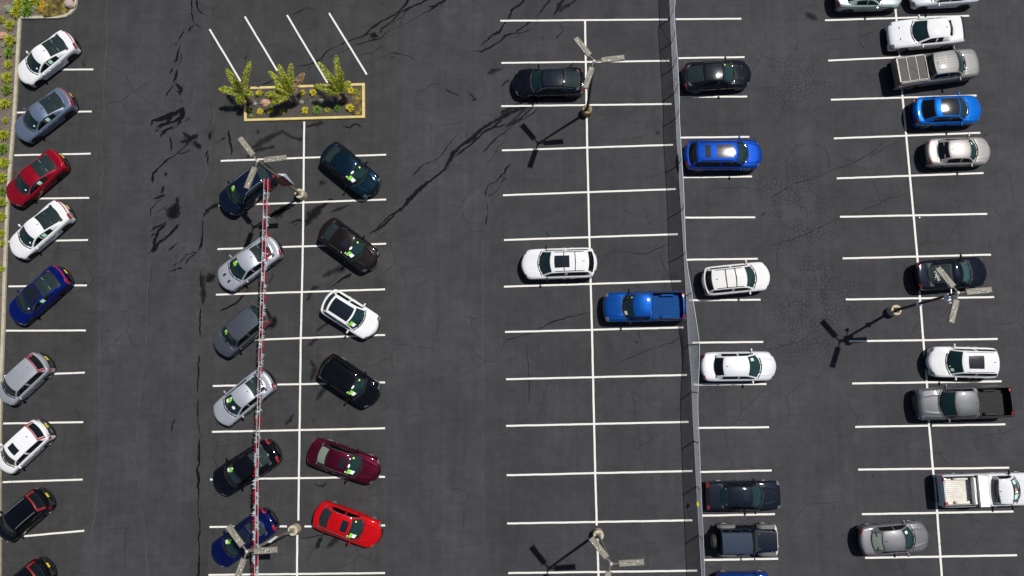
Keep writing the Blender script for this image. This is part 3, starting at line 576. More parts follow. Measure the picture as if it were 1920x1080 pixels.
    # mirrors
    for sg in (1, -1):
        bp = sideg(.42, .95, sg); mb = MB(); mb.tube([bp, bp+Vector((0, sg*.12, .04))], .022, 6)
        mb.lathe([(.02, -.105), (.062, -.085), (.080, 0), (.062, .085), (.02, .105)], 10, Matrix.Translation(bp+Vector((.0, sg*.19, .07))) @ Matrix.Rotation(R(90), 4, 'X') @ Matrix.Diagonal((.85, 1.1, 1.1 if 'pick' not in K else 1.3, 1)))
        mb.obj('side_mirror', M['trim'] if K.get('blackmirror') else P, root)
    # roof equipment
    if K.get('rails'):
        for sg in (1, -1):
            q = [shell(1.06+i*.86/10, sg*.90)+Vector((0, 0, .035 if 0 < i < 10 else 0)) for i in range(11)]; MB().tube(q, .019, 5).obj('roof_rail', M[K['rails']], root)
    for sx in K.get('bars', ()): MB().tube([shell(sx, -.92)+Vector((0, 0, .045)), shell(sx, 0)+Vector((0, 0, .05)), shell(sx, .92)+Vector((0, 0, .045))], .022, 5).obj('roof_crossbar', M['trim'], root)
    for a in K.get('sunroof', ()): pt('sunroof', 'roofglass', shell, a[0], a[1], -a[2], a[2], 5, 6, .008, par=ro)
    for k in range(K.get('ribs', 0)):
        y = -.62+1.24*k/(K['ribs']-1)
        for a, c in K.get('ribspan', ((1.1, 1.95),)): MB().patch(shell, a, c, y-.024, y+.024, 4, 2, .024).obj('roof_rib', roofm, ro)
    if K.get('roofskin'): pt('roof_panel', K['roofskin'], shell, 1.04, 1.92, -.88, .88, 8, 8, .005, par=ro)
    if K.get('fin', True): 
        a = shell(K.get('finat', 1.86), 0); MB().add([a+Vector(v) for v in ((.08, .02, -.01), (.08, -.02, -.01), (-.09, -.03, -.01), (-.09, .03, -.01), (-.06, .005, .06), (-.06, -.005, .06))], []) 
        fm = MB(); fm.add([a+Vector(v) for v in ((.09, .018, -.02), (.09, -.018, -.02), (-.09, -.028, -.02), (-.09, .028, -.02), (-.06, .006, .06), (-.06, -.006, .06))], [(0, 1, 5, 4), (1, 2, 5), (2, 3, 4, 5), (3, 0, 4)]); fm.obj('antenna_fin', M['trim'] if not K.get('palefin') else P, root)
    # papers and stickers behind the windscreen and the glass: (part, material, patch extents on the screen)
    for nm, m, u0, u1, v0, v1, el in K.get('stick', ()): MB().patch(shell, u0, u1, v0, v1, 4, 4, .007, ellipse=el).obj(nm, M[m], wm)
    # interior
    xa, xd = shell(0, 0).x-.30, shell(3, 0).x+.05; yy = W2*.78
    it = MB(); zf, zt = .34, top(.5)-.05
    it.add([(xa, -yy, zf), (xd, -yy, zf), (xd, yy, zf), (xa, yy, zf), (xa, -yy, zt), (xd, -yy, zt), (xd, yy, zt), (xa, yy, zt)], [(0, 1, 2, 3), (0, 4, 5, 1), (1, 5, 6, 2), (2, 6, 7, 3), (3, 7, 4, 0)])
    it.obj('cabin_tub', M['inter'], root, smooth=False)
    MB().patch(lambda u, v: body(fA+.012+bowA*(v/.80)**2*(1-u)+u*(bowA+.075), v), 0, 1, -.79, .79, 4, 10, .012).obj('dashboard', M[K.get('dashm', 'dash')], root)
    if fD-fC > .1 and 'pick' not in K: MB().patch(body, h1-.07, h1+.01, -.78, .78, 2, 6, .010).obj('parcel_shelf', M['dash'], root)
    sm = K.get('seats', random.choice(('seat_dark', 'seat_dark', 'seat_grey', 'seat_tan'))); zs = .42+(Hh-1.45)*.8; xf = shell(.95, 0).x-.30
    for y in (.37, -.37): put('seat', seat_mesh(sm), root, (xf, y*W2/.92, zs))
    if K.get('cabtype') != 'single': put('rear_seat', seat_mesh(sm, True), root, (max(xf-.95, xd+.42), 0, zs))
    MB().lathe([(.17, -.012), (.185, 0), (.17, .012), (.155, 0)], 14, Matrix.Translation((xf+.52, .37, zs+.48)) @ Matrix.Rotation(R(65), 4, 'Y')).obj('steering_wheel', M['trim'], root)
    # wheels
    tm, rm = wheel_mesh(rw, K.get('alloy', 'alloy'))
    for c in wx:
        for sg in (1, -1):
            wo_ = put('wheel', tm, root, (c, sg*(W2*g(.5-c/Lc)*.97-.115), rw), 0 if sg > 0 else math.pi); put('rim', rm, wo_)
    if 'pick' in K: bed(root, K, body, fx, W2, P)
    return root, shell, body, K
def bed(root, K, body, fx, W2, P):
    a, c = K['pick']; x0, x1 = fx(a), fx(c); y = W2*.985*.86; zt = K['belt'][-3][1]; zf = .80; m = M[K.get('bedm', 'blacktrim')] if isinstance(K.get('bedm', 'blacktrim'), str) else K['bedm']
    b = MB(); t = .02
    b.add([(x0, -y, zf), (x1, -y, zf), (x1, y, zf), (x0, y, zf), (x0, -y, zt), (x1, -y, zt), (x1, y, zt), (x0, y, zt)], [(0, 1, 2, 3), (0, 4, 5, 1), (1, 5, 6, 2), (2, 6, 7, 3), (3, 7, 4, 0)])
    for k in range(13): yy = -y+.12+(2*y-.24)*k/12; b.box(((x0+x1)/2, yy, zf+.012), (x0-x1-.04, .045, .024), b=.006)
    xw = fx(K['wb'][1])
    for sg in (1, -1): b.box((xw, sg*(y-.11), zf+.11), (.95, .22, .22), b=.09)
    b.obj('cargo_bed', m, root, angle=30)
    r = MB()
    for sg in (1, -1): r.box(((x0+x1)/2, sg*(y+.035), zt+.022), (x0-x1+.06, .10, .035), b=.012)
    r.obj('bed_rail', M['blacktrim'] if not K.get('railpaint') else P, root)
    MB().box((x1-.045, 0, (zt+zf)/2+.03), (.07, 2*y+.02, zt-zf+.02), b=.02).obj('tailgate', P, root)
    MB().box((x1-.20, 0, .52), (.22, W2*1.75, .20), b=.05).obj('rear_bumper', M[K.get('bumper', 'chrome')], root)
    if K.get('tonneau'):
        q = MB(); q.box(((x0+x1)/2, 0, zt+.055), (x0-x1+.02, 2*y+.02, .035), b=.01); tn = q.obj('tonneau_cover', mat('grey_vinyl', (.085, .083, .08), .8, noise=(.06, .058, .056)), root)
        f = MB()
        for k in range(4): f.box((x0+.06+(x1-x0-.12)*k/3, 0, zt+.078), (.07 if k < 3 else .12, 2*y-.02, .03), b=.008)
        for sg in (1, -1): f.box(((x0+x1)/2, sg*(y-.02), zt+.08), (x0-x1-.02, .07, .03), b=.008)
        f.obj('cover_frame', mat('weathered_alloy', (.30, .29, .28), .5, .3, noise=(.2, .17, .15)), tn)
    if K.get('toolbox'):
        q = MB(); q.box((x0-.40, 0, zt+.10), (.62, 2*y+.26, .22), b=.02); q.box((x0-.82, 0, zt-.14), (.20, 2*y-.02, .34), b=.02)
        bx_ = q.obj('tool_box', mat('white_tool_box', (.78, .78, .77), .4, noise=(.72, .72, .71)), root); MB().box((x0-.41, 0, zt+.215), (.56, 2*y+.20, .018), b=.006).obj('lid', M['toolid'], bx_)
def jeep(label, nose, tail, group):
    pn, pt = at(*nose, .7), at(*tail, .9); d = pn-pt; L_ = d.length; ctr = (pn+pt)/2
    root = thing('off_road_car', label, 'off-road car', (ctr.x, ctr.y, 0), math.atan2(d.y, d.x), group)
    P = mat('dull_dark_blue_paint', (.004, .008, .018), .5, coat=.06, coatr=.35, spec=.06); h = L_/2; GREY = M['flare']
    tp = mat('hardtop_shell', (.026, .038, .066), .6, spec=.15, noise=(.020, .030, .054))
    xn = h-.12; xc_ = h-1.42      # grille face, windscreen base
    b = MB()
    def tub(x, p):   # smooth boxy body
        wv = .74 if x > xc_ else .76; a = abs(p); s = 1 if p >= 0 else -1
        wv *= 1-.16*max(0, (x-xc_)/(xn-xc_)); zt = 1.14-.05*max(0, (x-xc_)/(xn-xc_))
        if a <= 1: return Vector((x, s*a*wv, zt+.035*(1-a*a)-.05*max(0, (a-.85)/.15)**2))
        return Vector((x, s*(wv+.01), zt-.05-(a-1)*.62))
    xs_ = [xn-(xn-xc_)*i/8 for i in range(9)]+[xc_-i*.25 for i in range(1, 9)]; xs_ = [x for x in xs_ if x > -h+.48]+[-h+.46]
    ps = [-2, -1.5, -1, -.95, -.85, -.5, 0, .5, .85, .95, 1, 1.5, 2]
    b.grid(tub, xs_, ps, lambda x, p: not (abs(p) < .85 and x < xc_-.12))
    b.box(((xn-h+.46)/2, 0, .62), (xn+h-.46, 1.46, .16), b=.02); b.box((-h+.47, 0, .86), (.06, 1.5, .56), b=.02)
    b.obj('body', P, root, angle=50)
    MB().patch(tub, xc_+.10, xn-.03, -.80, .80, 8, 8, .012).obj('bonnet', P, root, angle=60)
    q = MB()
    for y in (.45, -.45): q.box((xc_+.18, y, 1.21), (.10, .06, .05), b=.01)
    for y in (.62, -.62): q.box((xn-.35, y, 1.15), (.08, .05, .06), b=.01)
    q.obj('bonnet_catch', M['silver'], root)
    MB().box((xc_+.04, 0, 1.185), (.16, 1.25, .03), b=.01).obj('cowl', M['blacktrim'], root)
    # flared wings
    wxs = (h-.66, h-.66-2.42)
    for x in wxs:
        for sg in (1, -1):
            f = MB(); prof = [(-.58, .74), (-.44, .95), (-.30, 1.0), (.30, 1.0), (.44, .95), (.54, .78)]
            for y0, y1, dz in ((.70, .96, 0),):
                vs = [];
                for px_, pz in prof: vs += [(x+px_, sg*y0, pz+.02), (x+px_, sg*(y1-.04), pz), (x+px_, sg*y1, pz-.06), (x+px_, sg*y1, pz-.12)]
                f.add(vs, [(4*i+j, 4*i+j+1, 4*i+j+5, 4*i+j+4) for i in range(len(prof)-1) for j in range(3)])
            f.obj('wing_flare', GREY, root, angle=50)
    tm, rm = wheel_mesh(.405, 'alloy')
    for x in wxs:
        for sg in (1, -1):
            wo_ = put('wheel', tm, root, (x, sg*.80, .405), 0 if sg > 0 else math.pi, (1, 1.2, 1)); put('rim', rm, wo_)
    sp = put('spare_wheel', tm, root, (-h+.14, .02, 1.0), R(90), (1, 1.1, 1)); put('rim', rm, sp)
    for sg in (1, -1): MB().tube([(wxs[0]-.55, sg*.86, .50), (wxs[1]+.60, sg*.86, .50)], .05, 8).obj('side_step', M['blacktrim'], root)
    # hardtop and glass
    x0, x1 = xc_-.36, -h+.52
    def top_(x, p):
        a = abs(p); s = 1 if p >= 0 else -1
        if a <= 1: return Vector((x, s*a*.64, 1.80+.035*(1-a*a)-.05*max(0, (a-.88)/.12)**2))
        return Vector((x, s*(.64+(a-1)*.11), 1.75-(a-1)*.60))
    t = MB(); xsl = [x0, x0-.05, x0-.55, x0-.62, x0-1.2, x0-1.28, x1+.12, x1]
    win = lambda x, p: 1.18 < abs(p) < 1.86 and ((x0-.05 > x > x0-.55) or (x0-.62 > x > x0-1.2) or (x0-1.28 > x > x1+.12))
    pl = [0, .5, .85, .94, 1, 1.18, 1.86, 2]; pl = [-p for p in pl[:0:-1]]+pl
    t.grid(top_, xsl, pl, lambda x, p: not win(x, p)); t.box((x1, 0, 1.47), (.05, 1.36, .60), b=.02)
    to = t.obj('hard_top', tp, root, angle=40)
    MB().grid(top_, xsl, pl, win).obj('side_window', M['sideglass'], root)
    for k in range(8):
        y = -.52+1.04*k/7
        for a, c in ((x0-.12, x0-.74), (x0-.86, x1+.12)): MB().patch(top_, c, a, (y-.012)/.64, (y+.012)/.64, 4, 1, .018).obj('roof_rib', tp, to)
    MB().add([], [])
    w_ = MB(); w_.add([(xc_, -.70, 1.16), (xc_, .70, 1.16), (x0+.02, .62, 1.79), (x0+.02, -.62, 1.79)], [(0, 1, 2, 3)]); w_.obj('windscreen', M['glass'], root, smooth=False)
    fr = MB()
    for a, c in (((xc_, -.71, 1.15), (xc_, .71, 1.15)), ((x0, -.64, 1.80), (x0, .64, 1.80)), ((xc_, -.71, 1.15), (x0, -.63, 1.80)), ((xc_, .71, 1.15), (x0, .63, 1.80))): fr.tube([a, c], .035, 6)
    fr.obj('windscreen_frame', P, root)
    it = MB(); it.box(((xc_+x1)/2, 0, .74), (xc_-x1-.1, 1.42, .06)); it.obj('cabin_tub', M['inter'], root)
    for y in (.34, -.34): put('seat', seat_mesh('seat_dark'), root, (x0-.35, y, .80))
    for sg in (1, -1):
        m = MB(); m.tube([(xc_-.15, sg*.74, 1.20), (xc_-.15, sg*.90, 1.26)], .02, 6); m.box((xc_-.16, sg*.97, 1.30), (.09, .20, .16), b=.03); m.obj('side_mirror', M['blacktrim'], root)
        MB().box((-h+.50, sg*.70, .95), (.10, .12, .22), b=.02).obj('tail_light', M['red'], root)
        MB().lathe([(.09, 0), (.085, .03), (.02, .035)], 12, Matrix.Translation((xn, sg*.42, .92)) @ Matrix.Rotation(R(90), 4, 'Y')).obj('headlight', M['lens'], root)
        dd = MB(); dd.box((x0-.30, sg*.785, .90), (.78, .03, .42), b=.012); dd.box((x0-.62, sg*.81, 1.02), (.14, .03, .04), b=.01); dd.obj('door', P, root)
    g_ = MB(); g_.box((xn+.01, 0, .88), (.04, 1.1, .42), b=.02); g_.obj('grille', P, root)
    bm = MB(); pts = [(h-.13, -.92), (h-.04, -.72), (h-.01, -.4), (h-.01, .4), (h-.04, .72), (h-.13, .92)]
    vs = []
    for x, y in pts: vs += [(x-.11, y, .78), (x+.03, y, .78), (x+.03, y, .60), (x-.11, y, .60)]
    bm.add(vs, [(4*i+j, 4*i+(j+1) % 4, 4*i+4+(j+1) % 4, 4*i+4+j) for i in range(5) for j in range(4)]+[(0, 1, 2, 3), (20, 23, 22, 21)])
    for y in (.40, -.40): bm.box((h+.02, y, .70), (.12, .12, .14), b=.02)
    bm.obj('front_bumper', M['bumpergrey'], root, smooth=False)
    return root
M['flare'] = mat('grey_wing_plastic', (.10, .10, .098), .7); M['bumpergrey'] = mat('pale_grey_steel', (.50, .50, .49), .45, .2, noise=(.42, .42, .41))
M['toolid'] = mat('diamond_plate_lid', (.80, .79, .76), .4, .3); M['bluepaint_bed'] = mat('blue_bed', (.003, .05, .20), .6, spec=.08)
M['rustybed'] = mat('worn_bed', (.62, .61, .58), .6, noise=(.50, .46, .41), nscale=3)
SA = [('price_sticker', 'green', .52, .80, -.66, -.28, False), ('round_label', 'white', .82, .93, -.60, -.40, True)]
def SAx(paper=True, oval=False):
    s = list(SA)
    if paper: s.append(('price_sheet', 'white', .30, .52, -.70, -.40, False))
    if oval: s.append(('oval_sticker', 'white', .42, .66, .15, .50, True))
    return s
def SB(oval=True, tag_=True, sheet=True):     # left-hand screens of the cars facing down right
    s = [('price_sticker', 'green', .56, .78, -.84, -.40, False), ('round_label', 'white', .84, .93, -.86, -.68, True)]
    if sheet: s.append(('price_sheet', 'white', .26, .54, -.74, -.42, False))
    if oval: s.append(('oval_sticker', 'white', .78, .92, -.30, .08, True))
    if tag_: s.append(('small_sticker', 'yellow', .56, .68, .62, .76, False))
    return s
GL, GA, GB, GC, GD, GE = 'cars parked nose-in along the left kerb', 'cars parked on the left side of the first double row', 'cars parked on the right side of the first double row', 'vehicles parked in the middle double row', 'vehicles parked behind the chain link fence', 'vehicles parked in the far right double row'
whitec = (.66, .665, .68); blackc = (.0015, .0018, .004)
elec = dict(sidepaper=True, rear='rearglass', redbar=True, blackmirror=False, alloy='darkalloy', stick=[('inspection_slip', 'white', .38, .50, .62, .76, False)], sglass='sideglass', plate='yplate', chrometrim=False, cab=(.245,.40,.605,.90), rwin=(2.04,2.93), rwedge=.92, wroof=.69, creard=.76)
V = vehicle
V('parked_car', 'white sloping-back sedan at the top of the left kerb row', 'sedan', (38,150), (139,72), 'fastback', whitec, group=GL, **{**elec, 'plate': None})
V('parked_car', 'dusty blue-grey fastback, second from the top of the left kerb row', 'sedan', (33,256), (134,179), 'fastback', (.15,.195,.28), .55, .4, group=GL, **elec)
V('parked_car', 'dark red fastback between the blue-grey and the white one by the left kerb', 'sedan', (17,377), (118,294), 'fastback', (.24,.003,.013), .35, .35, group=GL, **{**elec, 'chrometrim': True})
V('parked_car', 'white fastback between the dark red and the deep blue car by the left kerb', 'sedan', (24,476), (128,389), 'fastback', whitec, group=GL, **elec)
V('parked_car', 'deep blue fastback with a black glass roof beside the left kerb', 'sedan', (22,599), (124,510), 'fastback', (.001,.007,.11), .35, .3, group=GL, **{**elec, 'sunroof': [(1.04, 1.98, .84)], 'chrometrim': True})
kf = dict(redframe=True, plate='yplate', rwin=(2.16, 2.86), rwedge=.82, tl=(.94, .99, 1.05, 1.35), sglass2='darkglass', rear='darkglass', finat=1.80)
V('parked_car', 'silver hatchback with red lights framing its rear window by the left kerb', 'hatchback', (5,750), (89,672), 'hatch', (.42,.44,.48), .55, .4, group=GL, **kf, ribs=7, seats='seat_grey')
V('parked_car', 'white hatchback with a small dark sunroof and red-framed rear window by the left kerb', 'hatchback', (3,878), (89,798), 'hatch', whitec, group=GL, **kf, sunroof=[(1.12, 1.36, .55)])
V('parked_car', 'black hatchback with red-framed rear window, whole in view, near the bottom of the left kerb', 'hatchback', (1,1004), (90,928), 'hatch', blackc, 0, .25, group=GL, **kf, rails='silver')
V('parked_car', 'black hatchback cut off by the bottom left edge of the picture', 'hatchback', (0,1136), (92,1059), 'hatch', blackc, 0, .25, group=GL, **kf)

V('parked_car', 'dark navy crossover with silver roof rails under the lamp head and the sign', 'crossover', (418,393), (510,317), 'crossover', (.003,.007,.022), .3, .3, group=GA, chrometrim=True, rails='silver', stick=SAx(False), chromehandle=False)
V('parked_car', 'silver sloping-back crossover with two black bonnet vents', 'crossover', (413,533), (522,456), 'fastback', (.43,.45,.50), .5, .38, group=GA, Hh=1.52, W=1.92, vents=((.115,.165,.22,.36), (.115,.165,-.36,-.22)), stick=SA, alloy='alloy', amberfront=False, redbar=False)
V('parked_car', 'dark grey boxy sport utility with a ribbed roof under the garland', 'sport utility', (408,658), (499,582), 'suv', (.075,.084,.105), .5, .38, group=GA, ribs=7, stick=SA, redframe=False, tl=(.93,.99,.9,1.4), rails='black' if False else None, W=1.88)
V('parked_car', 'silver sedan with amber front lights under the garland', 'sedan', (406,787), (508,705), 'sedan', (.45,.47,.52), .5, .38, group=GA, amberfront=True, stick=SAx(True, True), cab=(.25,.42,.68,.90), rear='rearglass', redbar=False)
V('parked_car', 'black estate car with a large pale-lit rear window under the garland', 'estate car', (402,914), (520,840), 'fastback', blackc, 0, .25, group=GA, Hh=1.50, cab=(.26,.41,.66,.90), stick=SAx(True), chromehandle=False, tl=(.955,.99,.55,1.2), W=1.92)
V('parked_car', 'deep blue fastback with black roof glass under the bottom lamp head', 'sedan', (400,1050), (513,968), 'fastback', (.001,.004,.055), .35, .3, group=GA, stick=SAx(True), cab=(.26,.42,.66,.88), sunroof=[(1.05,1.95,.80)], tl=(.955,.99,.55,1.2))

V('parked_car', 'dark teal crossover at the top right of the first double row', 'crossover', (705,359), (612,281), 'crossover', (.001,.010,.021), .45, .3, group=GB, stick=SB(), rear='rearglass', cab=(.26,.41,.74,.93))
V('parked_car', 'dark bronze sedan with a dark sunroof', 'sedan', (704,497), (607,424), 'crossover', (.011,.0085,.0085), .5, .35, group=GB, Hh=1.52, stick=SB(), sunroof=[(1.12,1.45,.52)], cab=(.27,.42,.72,.92), chromegrille=True, chrometrim=True)
V('parked_car', 'white crossover with a long black glass roof and no car beside it', 'crossover', (706,620), (611,560), 'crossover', whitec, group=GB, stick=SB(False, False), sunroof=[(1.05,1.93,.74)], cab=(.27,.40,.84,.95))
V('parked_car', 'black sport utility parked below the white glass-roofed crossover', 'sport utility', (707,749), (606,680), 'suv', blackc, .1, .25, group=GB, stick=SB(), rails='black' if False else None, ribs=2, rear='darkglass')
V('parked_car', 'maroon sedan with a sunroof and a pale rear window', 'sedan', (712,888), (581,841), 'sedan', (.050,.001,.010), .5, .35, group=GB, stick=SB()+[('round_label','white',.84,.93,.50,.66,True)], sunroof=[(1.10,1.38,.58)], cab=(.27,.41,.70,.87), rear='palerear', chrometrim=True, chromegrille=True, chromehandle=True)
V('parked_car', 'bright red sedan with a sunroof, lowest in its row', 'sedan', (714,1007), (592,959), 'fastback', (.40,.002,.004), .15, .35, group=GB, stick=SB(False), sunroof=[(1.10,1.42,.58)], cab=(.28,.42,.74,.91), chrometrim=True, W=1.86, tl=(.955,.99,.8,1.3))

V('parked_car', 'black sedan with a glossy glass roof beside the top lamp post', 'sedan', (960,156), (1097,154), 'fastback', (.002,.003,.006), .2, .28, group=GC, sunroof=[(1.05,1.98,.86)], cab=(.28,.40,.70,.955), chrometrim=True, redbar=False, W=1.88, alloy='darkalloy')
V('parked_car', 'white sport utility with roof bars over a sunroof, alone in the middle row', 'sport utility', (977,497), (1119,493), 'suv', whitec, group=GC, sunroof=[(1.10,1.50,.56)], bars=(1.35,1.66), rails='black' if False else 'trim', cab=(.25,.38,.88,.965), W=1.98, blackmirror=True, creases=False, rear='darkglass', sglass2='darkglass', cladding=True)
rp, sh, bd, K_ = V('pickup_truck', 'bright blue pickup with an open blue bed beside the fence', 'pickup truck', (1130,577), (1282,574), 'pickup', (.002,.048,.23), .35, .35, group=GC, cab=(.245,.345,.575,.595), pick=(.61,.975), belt=[(0,.70),(.008,.92),(.025,1.03),(.07,1.09),(.22,1.16),(.35,1.16),(.58,1.18),(.61,1.20),(.97,1.22),(.99,1.21),(1,1.0)], Hh=1.80, W=1.92, bedm='bluepaint_bed', stick=[('price_sheet','white',.14,.34,.40,.70,False),('small_sticker','yellow',.75,.85,-.78,-.66,False)], creases=True, plate=None, wb=(.175,.79), wr=.38, blackmirror=True, dashm='dash')

V('parked_car', 'black fastback with sun glare on its bonnet, topmost behind the fence', 'sedan', (1409,138), (1277,147), 'fastback', (.004,.005,.008), .25, .3, group=GD, sunroof=[(1.06,1.96,.84)], cab=(.27,.42,.70,.955), W=1.90, creases=True, vents=((.14,.155,.30,.55),(.14,.155,-.55,-.30)), stick=[('small_sticker','yellow',.72,.82,.62,.74,False)])
V('parked_car', 'bright blue sport utility with two roof glass panels behind the fence', 'sport utility', (1429,291), (1280,293), 'suv', (.002,.036,.25), .35, .35, group=GD, sunroof=[(1.10,1.52,.62),(1.66,1.80,.62)], rails='trim', W=1.96, cab=(.22,.34,.86,.95), blackmirror=False, sglass2='darkglass', rear='darkglass', dashm='dash')
V('parked_car', 'white crossover with three dark roof bars, parked crooked behind the fence', 'crossover', (1443,517), (1314,530), 'suv', (.64,.635,.63), group=GD, bars=(1.30,1.60), rails='trim', Hh=1.66, W=1.88, chromehandle=True, rear='darkglass')
V('parked_car', 'white sedan with a dark rear window behind the fence', 'sedan', (1456,686), (1312,688), 'sedan', (.56,.57,.60), .15, .38, group=GD, rear='darkglass', cab=(.24,.385,.72,.85), stick=[('price_sheet','palegreen',.52,.78,.46,.72,False)], creases=True, chromehandle=True, W=1.86)
V('parked_car', 'old black coupe with a square flat boot behind the fence', 'coupe', (1464,928), (1322,929), 'coupe', (.006,.009,.016), .3, .4, group=GD, doors=2, nb=.04, tb=.03, blunt=.12, cab=(.28,.40,.72,.83), W=1.80, Hh=1.36, sunroof=[(1.14,1.42,.42)], vents=((.14,.15,.34,.50),(.14,.15,-.50,-.34)), chromehandle=True, rear='glass')
jeep('dark blue off-road car with a ribbed hard top and a spare wheel behind', (1457,1012), (1333,1014), GD)
V('parked_car', 'blue car cut off by the bottom edge just right of the fence', 'hatchback', (1450,1100), (1338,1101), 'hatch', (.002,.03,.20), .35, .35, group=GD)

V('parked_car', 'pale green-grey coupe cut off by the top edge, pointing right', 'coupe', (1693,-10), (1562,-6), 'coupe', (.32,.39,.38), .4, .38, group=GE, doors=2, alloy='darkalloy')
V('parked_car', 'white sedan cut off by the top edge, nose to nose with the pale coupe', 'sedan', (1702,-10), (1836,-17), 'sedan', (.60,.60,.66), .1, .38, group=GE, alloy='darkalloy')
V('parked_car', 'white muscle coupe with a small slot of a rear window', 'coupe', (1664,68), (1803,57), 'coupe', whitec, group=GE, doors=2, cab=(.31,.47,.755,.845), rear='darkglass', rwin=(2.25,2.88), rwedge=.80, W=1.92, blunt=.10, nb=.06, tb=.04, sw2=1.75, vents=((.135,.145,.34,.50),(.135,.145,-.50,-.34)), lip='trim')
V('pickup_truck', 'grey-tan pickup with a framed cover over its bed', 'pickup truck', (1830,120), (1673,141), 'pickup', (.20,.198,.195), .4, .45, group=GE, tonneau=True, ribs=6, ribspan=((1.10,1.45),(1.58,1.90)), cab=(.215,.315,.60,.66), Hh=1.86, W=1.95, bumper='trim', roofskin=None, wb=(.165,.80), railpaint=True, rear='darkglass')
V('parked_car', 'bright blue crossover with a glossy black roof', 'crossover', (1839,206), (1708,212), 'crossover', (.001,.10,.44), .3, .35, group=GE, sunroof=[(1.03,1.80,.88)], cab=(.255,.39,.74,.92), W=1.88, rear='darkglass', finat=1.72)
V('parked_car', 'beige-pink sedan with its paint lit by the sun in the far right row', 'sedan', (1857,283), (1732,288), 'sedan', (.31,.295,.29), .45, .42, group=GE, cab=(.26,.38,.70,.86), stick=[('price_sheet','palegreen',.60,.80,.44,.66,False)], rear='darkglass', W=1.82)
rt, sh5, bd5, K5 = V('parked_car', 'black coupe with white lettering across its rear window', 'coupe', (1850,508), (1713,519), 'coupe', (.003,.005,.011), .25, .3, group=GE, doors=2, cab=(.27,.40,.54,.87), rear='rearglass', W=1.92, dashm='seat_grey', rwin=(2.05,2.92), sw2=2.1)
V('parked_car', 'white sport utility with a dark sunroof, pointing left above the grey pickup', 'sport utility', (1736,678), (1869,681), 'suv', whitec, group=GE, sunroof=[(1.16,1.58,.60)], rails='chrome', cab=(.25,.39,.90,.975), stick=[('price_sheet','palegreen',.16,.34,.52,.76,False),('small_sticker','yellow',.14,.2,.30,.4,False)], creases=True, W=1.92, nb=.28)
V('pickup_truck', 'grey pickup with a ribbed roof and an open black bed', 'pickup truck', (1713,758), (1888,752), 'pickup', (.10,.103,.112), .55, .38, group=GE, ribs=9, ribspan=((1.12,1.96),), cab=(.235,.335,.585,.625), pick=(.64,.978), W=1.98, blackmirror=False, chromegrille=True, creases=True, bumper='trim')
V('pickup_truck', 'white work pickup with a tool box across its worn bed', 'pickup truck', (1947,914), (1758,919), 'pickup', (.60,.61,.63), 0, .4, group=GE, cabtype='single', cab=(.27,.355,.50,.525), pick=(.55,.975), bedm='rustybed', toolbox=True, doors=2, ribs=6, belt=[(0,.70),(.008,.95),(.025,1.08),(.07,1.15),(.22,1.22),(.35,1.22),(.52,1.24),(.55,1.28),(.97,1.30),(.99,1.29),(1,1.1)], stick=[('permit_sheet','palegreen',.25,.75,.52,.80,False),('round_ornament','amber',.45,.75,.02,.18,True),('paper_sheet','white',.25,.7,-.20,-.04,False),('permit_sheet','palegreen',.2,.8,-.66,-.30,False)], blackmirror=True, W=1.96, bumper='silver', rear='darkglass')
V('parked_car', 'dark grey sedan parked crooked at the bottom right, pale green rear window', 'sedan', (1741,1003), (1607,1014), 'sedan', (.16,.16,.172), .55, .4, group=GE, cab=(.25,.40,.70,.86), rear='palerear', chromehandle=True, stick=[('price_sheet','white',.55,.80,.50,.72,False)], W=1.80)
# lettering strip on the rear window of the black coupe: an arched row of strokes and a round mark
q = MB()
for i in range(26):
    v = -.62+1.24*i/25; s0 = 2.62-.05*math.sin(i*1.7)
    if abs(v) < .08: continue
    q.patch(sh5, s0-.05, s0+.045+.03*math.sin(i*2.3), v-.010, v+.010, 2, 1, .008, skirt=False)
    if i % 2: q.patch(sh5, s0+.02, s0+.04, v-.02, v+.02, 1, 1, .009, skirt=False)
for i in range(12):
    a = i*math.tau/12; s0 = 2.56+.10*math.cos(a); v = .075*math.sin(a); q.patch(sh5, s0-.015, s0+.015, v-.014, v+.014, 1, 1, .008, skirt=False)
q.obj('window_lettering', M['white'], rt)
